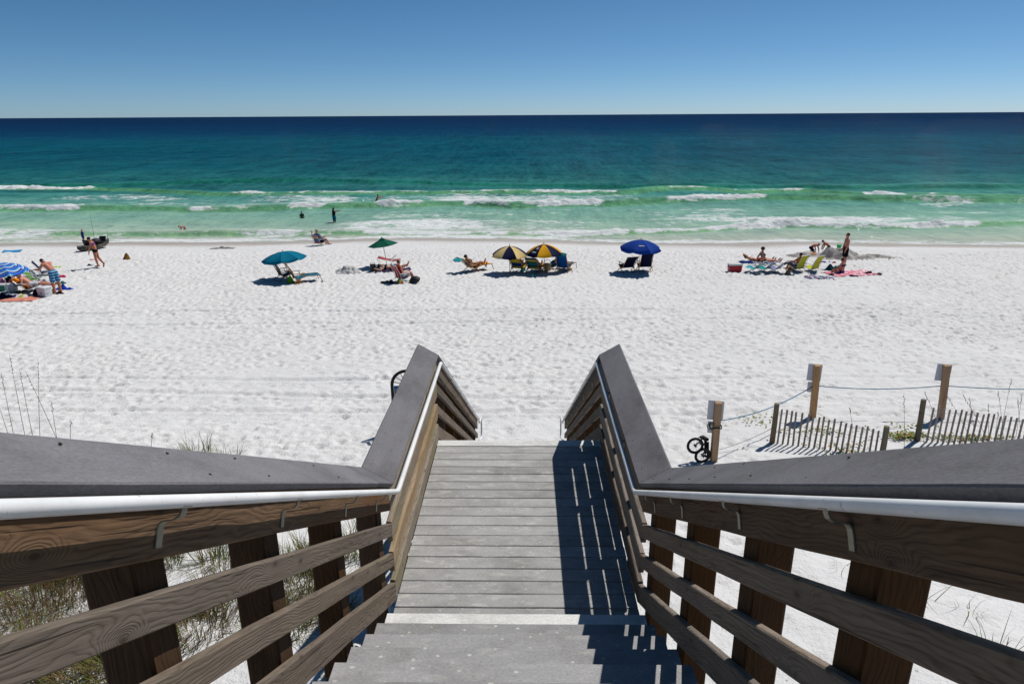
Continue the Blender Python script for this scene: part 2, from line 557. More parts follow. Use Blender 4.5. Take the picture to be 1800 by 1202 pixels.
t = NT('white_quartz_sand')
tc = t.n('TexCoord')
P = tc.outputs['Object']
big = t.noise(P, 0.35, 4, 0.55)
c = t.mix(big, srgb(205, 204, 203), srgb(220, 219, 218))
spk = t.ramp(t.noise(P, 5.5, 3, 0.6), [(0.30, (0.60, 0.58, 0.56, 1)), (0.45, (1, 1, 1, 1))])
c = t.mix(0.35, c, t.mix(1.0, c, spk, 'MULTIPLY'))
deb = t.ramp(t.noise(P, 9.0, 2, 0.5), [(0.235, (1, 1, 1, 1)), (0.26, (0, 0, 0, 1))])
c = t.mix(t.math('MULTIPLY', deb, 0.55), c, srgb(110, 98, 84))
wet = t.n('Attribute', attribute_name='wet').outputs['Fac']
c = t.mix(wet, c, srgb(158, 149, 141))
rough = t.math('MULTIPLY_ADD', wet, -0.35, 0.9)
bn = t.bump(t.noise(P, 6.5, 4, 0.7), 0.55, 0.06)
bn = t.bump(t.noise(P, 26.0, 3, 0.65), 0.6, 0.014, bn)
bn = t.bump(t.noise(P, 160.0, 2, 0.6), 0.25, 0.003, bn)
MAT_SAND = t.base(c, rough, 0.12, bn)

def wetness(X, Y):
    d = shore(X) - Y
    w = sstep(6.2, 2.2, d + 1.8 * fbm(X * 0.12, Y * 0.3, 51, 3))
    return w * 0.9

xs = spread(0, 33.0, 0.070, 420, 40)
ys = np.concatenate([np.linspace(-400, -8, 14), np.arange(-7, 3, 0.4), np.arange(3, 8, 0.12), np.arange(8, 28, 0.07), np.arange(28, 48, 0.10), np.arange(48, 60, 0.2), np.linspace(61, 130, 30)])
me = grid_mesh('sand_beach', xs, ys, lambda X, Y: terrain(X, Y) + sample_relief(X, Y), MAT_SAND, {'wet': wetness})
sand = tag(link_mesh('sand_beach', me), 'white sandy beach trodden with footprints', None, None, 'structure')

# ------------------------------------------------------------------ the sea
def curve_y(pts, z=0.0):
    Q = [at_z(a, b, z) for a, b in pts]
    qx = np.array([q.x for q in Q]); qy = np.array([q.y for q in Q])
    o = np.argsort(qx)
    return qx[o], qy[o]

# breaking lines: points on the crest, then (from px, to px, strength) stretches of white water
WAVES = [
  # shore break
  dict(pts=[(-200, 412), (0, 411), (200, 413), (450, 414), (600, 411), (700, 410), (800, 412), (900, 412), (1000, 414), (1100, 410.5), (1200, 405), (1300, 400), (1400, 396), (1500, 398), (1600, 399.5), (1710, 396), (1800, 393), (2000, 390)],
       foam=[(-200, 120, 0.30), (120, 520, 0.28), (520, 640, 0.5), (640, 1110, 1.08), (1110, 1420, 1.05), (1420, 1720, 0.98), (1720, 2000, 0.45)], amp=0.42, w=0.9, fw=1.1, trail=4.2),
  # rolling green wave
  dict(pts=[(-200, 370), (0, 371), (75, 372), (150, 371), (280, 368), (350, 369.5), (450, 368), (565, 365.5), (650, 364), (750, 361.5), (810, 360.5), (900, 365), (1000, 362), (1100, 358.5), (1180, 355), (1250, 353), (1345, 350), (1500, 352), (1700, 356), (2000, 360)],
       foam=[(-200, 150, 0.98), (150, 330, 0.1), (335, 450, 0.72), (450, 500, 0.15), (505, 572, 0.98), (572, 655, 0.12), (660, 752, 0.95), (752, 808, 0.15), (812, 1060, 0.98), (1060, 1165, 0.5), (1165, 1350, 0.95), (1350, 1600, 0.25), (1600, 2000, 0.35)], amp=0.62, w=1.1, fw=1.15, trail=2.2),
  # outer break
  dict(pts=[(-200, 330), (0, 330.5), (165, 331), (250, 336), (400, 343), (500, 341), (700, 339.5), (850, 340), (1000, 340), (1080, 341), (1180, 334), (1240, 334), (1300, 337.5), (1420, 337), (1515, 345), (1580, 346), (1800, 349), (2000, 350)],
       foam=[(-200, 168, 0.98), (168, 370, 0.12), (380, 520, 0.72), (520, 840, 0.55), (840, 1090, 0.85), (1170, 1250, 0.5), (1280, 1415, 0.6), (1510, 1590, 0.9), (1590, 1800, 0.4), (1800, 2000, 0.4)], amp=0.5, w=1.4, fw=1.1, trail=1.6),
  # unbroken swell behind
  dict(pts=[(-200, 330), (200, 326), (350, 322), (520, 318), (700, 321), (900, 326), (1200, 330), (1600, 330), (2000, 330)], foam=[], amp=0.5, w=2.0, fw=1, trail=1),
  dict(pts=[(-200, 303), (200, 305), (600, 303), (1000, 300), (1400, 299), (2000, 300)], foam=[], amp=0.35, w=2.6, fw=1, trail=1),
]
# loose sheets of old foam: px box, density
SHEETS = [(380, 1160, 341, 362, 0.46), (200, 520, 346, 362, 0.38), (560, 1100, 384, 410, 0.50), (1100, 1760, 380, 397, 0.50), (-200, 620, 402, 424, 0.34), (620, 1060, 370, 384, 0.30),
          (1560, 1980, 346, 378, 0.34), (900, 1350, 365, 384, 0.34), (1060, 1500, 402, 424, 0.22), (0, 300, 340, 362, 0.30), (0, 330, 385, 402, 0.2)]
def prep():
    for w in WAVES:
        w['cx'], w['cy'] = curve_y(w['pts'])
        w['seg'] = []
        for a, b, s in w['foam']:
            ya = np.interp([a, b], [p[0] for p in w['pts']], [p[1] for p in w['pts']])
            w['seg'].append((at_z(a, ya[0], 0).x, at_z(b, ya[1], 0).x, s))
prep()
def wave_d(w, X, Y):
    wob = 0.55 * fbm(X * 0.22, X * 0.0 + 5 + len(w['pts']), 60, 3)
    return Y - (np.interp(X, w['cx'], w['cy']) + wob)
def wave_z(X, Y):
    Z = np.zeros_like(X)
    for i, w in enumerate(WAVES):
        d = wave_d(w, X, Y)
        hgt = w['amp'] * (0.75 + 0.7 * fbm(X * 0.09, X * 0 + i, 80 + i, 2))
        Z += np.clip(hgt, 0.05, None) * np.where(d < 0, np.exp(-(d / (w['w'] * 0.62)) ** 2), np.exp(-(d / (w['w'] * 1.7)) ** 2))
    depth = np.clip((Y - shore(X)) / 10.0, 0.0, 1.0)
    Z *= sstep(0.0, 0.45, depth)
    ch = 0.10 * fbm(X * 0.35, Y * 0.9, 90, 4) + 0.22 * fbm(X * 0.07, Y * 0.22, 94, 3)
    Z += ch * (0.15 + 0.85 * sstep(0.0, 0.9, depth))
    near = np.clip(1 - (Y - shore(X)) / 6.0, 0, 1)
    return Z + near * 0.06
def foam_d(X, Y):
    F = np.zeros_like(X)
    for w in WAVES:
        if not w['foam']: continue
        d = wave_d(w, X, Y)
        S = np.zeros_like(X)
        for a, b, s in w['seg']:
            S = np.maximum(S, s * sstep(a - 0.8, a + 0.8, X) * sstep(b + 0.8, b - 0.8, X))
        S = S * (0.78 + 0.55 * fbm(X * 0.3, X * 0 + 2, 66, 3))
        F = np.maximum(F, 1.12 * S * np.where(d < -0.1, np.exp(-((d + 0.1) / (w['fw'] * 0.75)) ** 2), np.exp(-((d + 0.1) / w['fw']) ** 2)))
        F = np.maximum(F, 0.55 * S * (d > 0) * np.exp(-d / w['trail']))
    for a, b, c, dd, s in SHEETS:
        # box on the water
        yc0 = at_z((a + b) / 2, dd, 0).y; yc1 = at_z((a + b) / 2, c, 0).y
        xa = at_z(a, (c + dd) / 2, 0).x; xb = at_z(b, (c + dd) / 2, 0).x
        tilt = (np.interp(X, WAVES[1]['cx'], WAVES[1]['cy']) - WAVES[1]['cy'].mean()) * 0.5
        yy = Y - 0 * tilt
        m = sstep(xa - 5, xa + 5, X) * sstep(xb + 5, xb - 5, X) * sstep(yc0 - 1.0, yc0 + 1.5, yy) * sstep(yc1 + 2, yc1 - 2, yy)
        F = np.maximum(F, m * (s + 0.06 + 0.36 * fbm(X * 0.14, Y * 0.22, 120, 4)))
    d = Y - shore(X)
    F = np.maximum(F, (0.62 + 0.45 * fbm(X * 0.12, Y * 0.1, 130, 3)) * np.exp(-((d - 0.5) / 1.4) ** 2))
    F = np.maximum(F, 0.85 * np.exp(-((d - 0.15 - 0.3 * fbm(X * 0.4, X * 0, 131, 2)) / 0.28) ** 2) * (0.7 + 0.8 * fbm(X * 0.25, X * 0, 132, 3)))
    return np.clip(F, 0, 1.2)
# water body colour with depth: sand showing through near the shore, deep blue beyond the bar
_cy = np.array([45, 53, 57, 62, 68, 76, 86, 98, 112, 140, 175, 215, 285, 370, 540, 1050, 2500, 40000.0])
_cc = np.array([srgb(*k)[:3] for k in [(176, 172, 160), (162, 172, 160), (146, 170, 156), (128, 164, 148), (112, 156, 142), (92, 144, 134), (64, 128, 122),
      (40, 102, 104), (26, 90, 96), (17, 80, 93), (12, 74, 91), (8, 73, 91), (9, 71, 91), (6, 57, 86), (4, 47, 80), (3, 38, 73), (3, 34, 68), (3, 34, 68)]])
def water_col(X, Y):
    s = (fbm(X * 0.010, np.log(Y) * 14, 140, 4) * 0.16 + fbm(X * 0.05, np.log(Y) * 40, 145, 3) * 0.06)
    off = np.where(Y < 130, (shore(np.clip(X, -60, 60)) - 51.0) * sstep(130, 70, Y), 0)
    yy = np.exp(np.log(np.clip(Y - off, 40, 40000)) + s * sstep(50, 90, Y))
    C = np.stack([np.interp(np.log(yy), np.log(_cy), _cc[:, k]) for k in range(3)], -1)
    C *= (0.82 if False else 1.0)
    # thin water in the standing faces of the waves is clearer and greener
    near = Y < 130
    if near.any():
        for w in WAVES[:4]:
            d = wave_d(w, X, Y)
            face = np.exp(-((d + w['w'] * 0.55) / (w['w'] * 0.55)) ** 2) * near
            g = np.array(srgb(98, 158, 104)[:3]) if w is not WAVES[3] else np.array(srgb(20, 100, 84)[:3])
            f = (0.75 * face)[..., None]
            C = C * (1 - f) + g * f
    return np.concatenate([C, np.ones(C.shape[:-1] + (1,))], -1)

def water_material():
    t = NT('sea_water')
    tc = t.n('TexCoord')
    P = tc.outputs['Object']
    col = t.n('Attribute', attribute_name='water_col').outputs['Color']
    F = t.n('Attribute', attribute_name='foam').outputs['Fac']
    # noise streaks in the colour paint the light and dark of wave slopes
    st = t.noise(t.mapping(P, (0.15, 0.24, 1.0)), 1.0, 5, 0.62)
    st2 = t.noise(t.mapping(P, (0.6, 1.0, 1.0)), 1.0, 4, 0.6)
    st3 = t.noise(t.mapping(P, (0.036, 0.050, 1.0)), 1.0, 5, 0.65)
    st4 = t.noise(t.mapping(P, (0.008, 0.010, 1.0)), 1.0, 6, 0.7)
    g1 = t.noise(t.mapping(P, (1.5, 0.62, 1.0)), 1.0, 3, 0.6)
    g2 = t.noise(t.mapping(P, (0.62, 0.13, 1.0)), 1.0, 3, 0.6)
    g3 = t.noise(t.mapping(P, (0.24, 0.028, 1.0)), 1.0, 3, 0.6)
    chop_shade = t.math('ADD', t.math('ADD', t.math('MULTIPLY', st, 0.17), t.math('MULTIPLY', st2, 0.10)), t.math('ADD', t.math('MULTIPLY', st3, 0.14), t.math('MULTIPLY', st4, 0.11)))
    chop_shade = t.math('ADD', chop_shade, t.math('ADD', t.math('MULTIPLY', g1, 0.18), t.math('ADD', t.math('MULTIPLY', g2, 0.16), t.math('MULTIPLY', g3, 0.14))))
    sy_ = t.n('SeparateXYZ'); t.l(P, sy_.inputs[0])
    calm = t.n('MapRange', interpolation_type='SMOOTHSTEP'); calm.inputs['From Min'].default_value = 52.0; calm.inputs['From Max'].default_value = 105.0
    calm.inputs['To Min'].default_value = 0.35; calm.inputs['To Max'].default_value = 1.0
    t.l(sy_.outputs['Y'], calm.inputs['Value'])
    col = t.mix(calm.outputs[0], col, t.mix(1.0, col, t.ramp(chop_shade, [(0.42, (0.36, 0.46, 0.54, 1)), (0.5, (0.93, 0.95, 0.96, 1)), (0.58, (1.65, 1.45, 1.34, 1))]), 'MULTIPLY'))
    n1 = t.noise(t.mapping(P, (1.0, 1.7, 1.0)), 1.0, 6, 0.70, 0.6)
    n2 = t.noise(t.mapping(P, (0.30, 0.62, 1.0)), 1.0, 4, 0.6, 0.8)
    n3 = t.noise(t.mapping(P, (0.42, 1.15, 1.0)), 1.0, 5, 0.7, 1.0)
    lace = t.math('ADD', t.math('MULTIPLY', n1, 0.46), t.math('ADD', t.math('MULTIPLY', n2, 0.24), t.math('MULTIPLY', n3, 0.30)))
    lv = t.math('ADD', F, t.math('MULTIPLY', t.math('SUBTRACT', lace, 0.5), 2.3))
    fm = t.n('MapRange', interpolation_type='SMOOTHSTEP')
    fm.inputs['From Min'].default_value = 0.40; fm.inputs['From Max'].default_value = 0.70
    t.l(lv, fm.inputs['Value'])
    fm.clamp = True
    foam = t.math('MULTIPLY', fm.outputs[0], t.math('MULTIPLY', F, 6.0, clamp=True))
    hgt = t.math('ADD', t.math('MULTIPLY', t.math('ADD', st, t.math('MULTIPLY', g2, 0.8)), 1.1), t.math('ADD', t.math('MULTIPLY', st2, 0.55), t.math('MULTIPLY', t.noise(t.mapping(P, (2.2, 4.5, 1)), 1.0, 4, 0.6), 0.22)))
    rip = t.noise(t.mapping(P, (4.0, 2.2, 1.0)), 1.0, 3, 0.65)
    nb = t.bump(rip, 1.0, 0.16, t.bump(hgt, 1.0, 0.9))
    diff = t.n('BsdfDiffuse'); t.l(col, diff.inputs[0])
    gl = t.n('BsdfGlossy'); gl.inputs['Roughness'].default_value = 0.07; gl.inputs[0].default_value = (0.86, 0.93, 1, 1)
    t.l(nb, gl.inputs['Normal'])
    nb2 = t.bump(hgt, 0.55, 0.5); t.l(nb2, diff.inputs['Normal'])
    m1 = t.n('MixShader')
    fr = t.n('Fresnel'); fr.inputs['IOR'].default_value = 1.33
    t.l(nb, fr.inputs['Normal'])
    fac = t.math('MULTIPLY_ADD', fr.outputs[0], 0.05, 0.016)
    t.l(fac, m1.inputs[0]); t.l(diff.outputs[0], m1.inputs[1]); t.l(gl.outputs[0], m1.inputs[2])
    fo = t.n('BsdfDiffuse'); fo.inputs[0].default_value = (0.74, 0.76, 0.76, 1)
    fb = t.bump(lace, 1.0, 0.6); t.l(fb, fo.inputs['Normal'])
    m2 = t.n('MixShader')
    t.l(foam, m2.inputs[0]); t.l(m1.outputs[0], m2.inputs[1]); t.l(fo.outputs[0], m2.inputs[2])
    t.l(m2.outputs[0], t.out.inputs[0])
    return t.m
MAT_SEA = water_material()
xs = spread(0, 72.0, 0.2, 200, 30)
ys = np.concatenate([np.arange(46, 100, 0.22), np.arange(100, 118.01, 0.5)])
SEA_END = ys[-1]
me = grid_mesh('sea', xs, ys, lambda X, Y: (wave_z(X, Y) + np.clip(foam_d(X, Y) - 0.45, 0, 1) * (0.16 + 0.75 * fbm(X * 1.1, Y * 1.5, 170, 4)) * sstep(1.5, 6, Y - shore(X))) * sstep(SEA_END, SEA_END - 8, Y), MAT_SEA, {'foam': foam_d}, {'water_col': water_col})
# the open sea out to the horizon, same mesh object
xs2 = np.concatenate([-np.geomspace(220, 60000, 40)[::-1], np.linspace(-200, 200, 201), np.geomspace(220, 60000, 40)])
ys2 = np.concatenate([[SEA_END], np.geomspace(SEA_END + 1.0, 45000, 260)])
def far_z(X, Y):
    r = sstep(SEA_END, SEA_END + 12, Y) * sstep(1500, 500, Y)
    return r * (0.22 * fbm(X * 0.05, Y * 0.11, 150, 3))
me2 = grid_mesh('sea_far', xs2, ys2, far_z, MAT_SEA, {'foam': lambda X, Y: X * 0}, {'water_col': water_col})
bm = bmesh.new(); bm.from_mesh(me); bm.from_mesh(me2)
bm.to_mesh(me); bm.free(); bpy.data.meshes.remove(me2)
sea = tag(link_mesh('sea', me), 'green to deep blue sea with white breakers', None, None, 'structure')
# ------------------------------------------------------------------ the wooden beach stairway
def composite(name, a, b, blotch=0.0, spots=0.0):
    t = NT(name)
    tc = t.n('TexCoord'); oi = t.n('ObjectInfo')
    off = t.n('CombineXYZ'); t.l(t.math('MULTIPLY', oi.outputs['Random'], 53.0), off.inputs[0]); t.l(t.math('MULTIPLY', oi.outputs['Random'], 17.0), off.inputs[1])
    va = t.n('VectorMath', operation='ADD'); t.l(tc.outputs['Object'], va.inputs[0]); t.l(off.outputs[0], va.inputs[1])
    p = va.outputs[0]
    c = t.mix(t.noise(t.mapping(p, (3, 9, 9)), 1.0, 5, 0.65), a, b)
    fine = t.noise(t.mapping(p, (60, 140, 140)), 1.0, 3, 0.7)
    c = t.mix(0.55, c, t.mix(1.0, c, t.ramp(fine, [(0.3, (0.55, 0.55, 0.55, 1)), (0.7, (1.25, 1.25, 1.25, 1))]), 'MULTIPLY'))
    tone = t.math('MULTIPLY_ADD', oi.outputs['Random'], 0.26, 0.86)
    c = t.mix(1.0, c, t.n('CombineColor').outputs[0], 'MULTIPLY') if False else c
    hv = t.n('HueSaturation'); t.l(c, hv.inputs['Color']); t.l(tone, hv.inputs['Value']); c = hv.outputs[0]
    if blotch:
        bl = t.ramp(t.noise(t.mapping(p, (7, 17, 17)), 1.0, 5, 0.62, 0.4), [(0.54, (0, 0, 0, 1)), (0.66, (1, 1, 1, 1))])
        c = t.mix(t.math('MULTIPLY', bl, blotch), c, srgb(196, 194, 188))
    if spots:
        vo = t.n('TexVoronoi', feature='F1'); vo.inputs['Scale'].default_value = 1.0
        t.l(t.mapping(p, (13, 18, 18)), vo.inputs['Vector'])
        wob = t.noise(p, 40, 3)
        sp_ = t.ramp(t.math('ADD', vo.outputs['Distance'], t.math('MULTIPLY', wob, 0.25)), [(0.22, (1, 1, 1, 1)), (0.29, (0, 0, 0, 1))])
        sel = t.ramp(t.noise(p, 6.0, 2), [(0.36, (0, 0, 0, 1)), (0.48, (1, 1, 1, 1))])
        c = t.mix(t.math('MULTIPLY', t.math('MULTIPLY', sp_, sel), spots), c, srgb(200, 198, 190))
    stn = t.ramp(t.noise(t.mapping(p, (1.6, 2.4, 2.4)), 1.0, 5, 0.7), [(0.34, (0.74, 0.73, 0.71, 1)), (0.52, (1, 1, 1, 1)), (0.72, (1.10, 1.10, 1.10, 1))])
    c = t.mix(1.0, c, stn, 'MULTIPLY')
    dk = t.ramp(t.noise(p, 55, 1), [(0.20, (1, 1, 1, 1)), (0.24, (0, 0, 0, 1))])
    c = t.mix(t.math('MULTIPLY', dk, 0.5), c, (0.05, 0.045, 0.04, 1))
    return t.base(c, 0.8, 0.2, t.bump(fine, 0.35, 0.003))
MAT_DECK = composite('grey_composite_deck', srgb(150, 149, 149), srgb(176, 175, 172), 0.5, 0.6)
MAT_TREAD = composite('grey_composite_tread', srgb(144, 143, 145), srgb(164, 163, 162), 0.24, 0.85)
MAT_CAP = composite('dark_grey_composite_cap', srgb(103, 101, 104), srgb(122, 120, 123), 0.0, 0.0)
MAT_NOSE = composite('white_nosing_strip', srgb(200, 200, 197), srgb(220, 220, 217), 0.0, 0.0)
t = NT('white_handrail_vinyl')
tc = t.n('TexCoord')
c = t.mix(t.ramp(t.noise(t.mapping(tc.outputs['Object'], (1, 1, 1)), 3.0, 5, 0.7), [(0.4, (1, 1, 1, 1)), (0.7, (0, 0, 0, 1))]), srgb(214, 214, 212), srgb(236, 236, 236))
c = t.mix(t.math('MULTIPLY', t.ramp(t.noise(tc.outputs['Object'], 40, 2), [(0.24, (1, 1, 1, 1)), (0.3, (0, 0, 0, 1))]), 0.5), c, srgb(140, 135, 125))
MAT_VINYL = t.base(c, 0.38, 0.4, t.bump(t.noise(tc.outputs['Object'], 30, 3), 0.05, 0.004))
MAT_BRACKET = plain('tarnished_bracket_metal', srgb(158, 154, 138), 0.45, 0.5, 0.25, 30, 0.6)
MAT_BOLT = plain('rusty_bolt_metal', srgb(84, 70, 56), 0.6, 0.5, 0.25, 60, 0.7)

ZL = 5.71                 # landing level
Y0, RISE, RUN = 3.714, 0.165, 0.28
SL = RISE / RUN
YA, YB = 4.07, 6.66       # where the railing bends: foot of upper flight, head of lower flight
ZCAP = ZL + 0.935         # inner lip of the sloping cap on the landing
YTOP = 0.75
ZTOP = ZCAP + SL * (YA - YTOP)
YEND = 12.35
DECKZ = Y0 and (ZL + RISE * 10)
stair = empty('beach_stairway', (0, 8.0, tz(0, 8.0)), 0, 'long grey and brown wooden stairway with landing leading down to the beach', 'stairway')
STI = stair.matrix_basis.inverted()
_boards = random.Random(3)

def board(name, mat, prof, A, B, nseg=10, jit=0.0012, parent=None, skew=None, prof0=None):
    """sweep the closed (x, z) profile from A=(y, z) to B; ends plumb. local X runs along the board"""
    ax, az = A; bx, bz = B
    xs_ = [p[0] for p in prof]; zs_ = [p[1] for p in prof]
    cx = (min(xs_) + max(xs_)) / 2; cz = (min(zs_) + max(zs_)) / 2
    O = Vector((cx, (ax + bx) / 2, (az + bz) / 2 + cz))
    R = rot_to(Vector((0, bx - ax, bz - az)))
    M = Matrix.Translation(O) @ R.to_4x4()
    Mi = M.inverted()
    vs, fs = [], []
    n = len(prof)
    for i in range(nseg + 1):
        f = i / nseg
        y = ax + (bx - ax) * f; z = az + (bz - az) * f
        dx, dz = _boards.gauss(0, jit), _boards.gauss(0, jit)
        for k, (px_, pz_) in enumerate(prof):
            if prof0: px_, pz_ = px_ * f + prof0[k][0] * (1 - f), pz_ * f + prof0[k][1] * (1 - f)
            sk = skew(k, i, nseg) if skew else 0.0
            vs.append(Mi @ Vector((px_ + dx + _boards.gauss(0, jit * 0.4), y + sk, z + pz_ + dz + _boards.gauss(0, jit * 0.4))))
    for i in range(nseg):
        for k in range(n):
            k2 = (k + 1) % n
            fs.append((i * n + k, i * n + k2, (i + 1) * n + k2, (i + 1) * n + k))
    fs.append(tuple(range(n - 1, -1, -1))); fs.append(tuple(nseg * n + k for k in range(n)))
    me = bpy.data.meshes.new(name)
    me.from_pydata([tuple(v) for v in vs], [], fs)
    me.materials.append(mat)
    bmx = bmesh.new(); bmx.from_mesh(me); bmesh.ops.recalc_face_normals(bmx, faces=bmx.faces); bmx.to_mesh(me); bmx.free()
    o = link_mesh(name, me, parent or stair)
    o.matrix_local = STI @ M
    return o

def rect(x0, x1, z0, z1, c=0.006):
    x0, x1 = min(x0, x1), max(x0, x1)
    return [(x0 + c, z0), (x1 - c, z0), (x1, z0 + c), (x1, z1 - c), (x1 - c, z1), (x0 + c, z1), (x0, z1 - c), (x0, z0 + c)]

def local_mesh(mb, name, mat, M, parent=None, smooth=False):
    """mesh given in its own local frame M (world matrix)"""
    o = link_mesh(name, mb.mesh(name, mat, smooth), parent or stair)
    o.matrix_local = STI @ M
    return o

# treads and landing boards (each one a piece): local X across the stair
def plank(name, mat, w, t, length, y_c, z_c, ch=0.004, xoff=0.0):
    mb = MB()
    ns = 8
    prof = [(-w / 2 + ch, -t / 2), (w / 2 - ch, -t / 2), (w / 2, -t / 2 + ch), (w / 2, t / 2 - ch), (w / 2 - ch, t / 2), (-w / 2 + ch, t / 2), (-w / 2, t / 2 - ch), (-w / 2, -t / 2 + ch)]
    vs, fs = [], []
    n = 8
    cup = _boards.uniform(-0.0012, 0.0012)
    for i in range(ns + 1):
        x = -length / 2 + length * i / ns
        e = _boards.gauss(0, 0.0008)
        for (u, v) in prof: vs.append((x, u + e, v + _boards.gauss(0, 0.0004) + cup * (u / w) ))
    for i in range(ns):
        for k in range(n):
            fs.append((i * n + k, (i + 1) * n + k, (i + 1) * n + (k + 1) % n, i * n + (k + 1) % n))
    fs.append(tuple(range(n))); fs.append(tuple(ns * n + k for k in range(n - 1, -1, -1)))
    mb.add(vs, fs)
    return local_mesh(mb, name, mat, Matrix.Translation((xoff, y_c, z_c)))

PITCH_B = 0.145
y = 6.44 - PITCH_B / 2
nb = 0
while y > 3.60:
    plank('deck_board', MAT_DECK, PITCH_B - 0.006, 0.030, 1.712 + _boards.uniform(-0.004, 0.004), y, ZL - 0.015 + _boards.gauss(0, 0.0008))
    y -= PITCH_B
plank('nosing_strip', MAT_NOSE, 0.132, 0.034, 1.715, 6.44 + 0.068, ZL - 0.012)
# upper flight
for k in range(9):
    yn = Y0 - RUN * k; zt = ZL + RISE * (k + 1)
    if k == 0:
        plank('nosing_strip', MAT_NOSE, 0.135, 0.034, 1.70, yn - 0.0675, zt - 0.015)
    else:
        plank('tread', MAT_TREAD, 0.142, 0.030, 1.70 + _boards.uniform(-0.01, 0.01), yn - 0.071, zt - 0.015)
    plank('tread', MAT_TREAD, 0.142, 0.030, 1.70 + _boards.uniform(-0.01, 0.01), yn - 0.071 - 0.147, zt - 0.015)
y = Y0 - RUN * 9 - 0.02
while y > -1.6:
    plank('deck_board', MAT_DECK, PITCH_B - 0.006, 0.030, 1.68, y - 0.07, ZL + RISE * 10 - 0.015)
    y -= PITCH_B
# lower flight
k = 1
while ZL - RISE * k > 2.28:
    yn = 6.575 + RUN * (k - 1)
    plank('tread', MAT_TREAD, 0.150, 0.030, 1.70, yn + 0.078, ZL - RISE * k - 0.015)
    plank('tread', MAT_TREAD, 0.142, 0.030, 1.70, yn + 0.078 + 0.150, ZL - RISE * k - 0.015)
    k += 1
# carrying timbers under the treads
for s in (-1, 1):
    board('stringer', MW['rail'], rect(s * 0.79, s * 0.828, -0.30, 0.0), (1.20, ZL + RISE * 9 - 0.035), (3.70, ZL + RISE * 9 - 0.035 - SL * 2.5))
    board('stringer', MW['rail'], rect(s * 0.79, s * 0.828, -0.30, 0.0), (6.60, ZL - 0.22), (12.2, ZL - 0.22 - SL * 5.6))
    board('joist', MW['post'], rect(s * 0.79, s * 0.828, -0.235, 0.0), (3.58, ZL - 0.034), (6.50, ZL - 0.034))
    board('joist', MW['post'], rect(s * 0.79, s * 0.828, -0.235, 0.0), (-1.6, ZL + RISE * 10 - 0.034), (1.15, ZL + RISE * 10 - 0.034))
board('joist', MW['post'], rect(-0.02, 0.02, -0.235, 0.0), (3.58, ZL - 0.034), (6.50, ZL - 0.034))

XI = 0.825                # inner lip of the cap
CAPW, CAPR, CAPT = 0.21, 0.122, 0.038
XB = 0.862                # inner face of the rail boards
S_OFF = [(0.017, 0.215, 'top'), (0.314, 0.420, 'rail'), (0.556, 0.664, 'rail'), (0.800, 0.955, 'rail')]
F_OFF = [(0.017, 0.216, 'top'), (0.304, 0.464, 'rail'), (0.546, 0.708, 'rail'), (0.780, 0.942, 'rail')]
nrm = math.hypot(CAPW, CAPR)
def cap_prof(s, CAPR=0.122):
    nrm = math.hypot(CAPW, CAPR)
    # tilted plank: inner lip low, outer edge high
    ux, uz = s * CAPW / nrm, CAPR / nrm
    nx, nz = -s * CAPR / nrm, CAPW / nrm
    L, T, c = nrm, CAPT, 0.005
    pr = [(c, -T), (L - c, -T), (L, -T + c), (L, -c), (L - c, 0), (c, 0), (0, -c), (0, -T + c)]
    return [(s * XI + ux * a + nx * b, uz * a + nz * b) for a, b in pr]

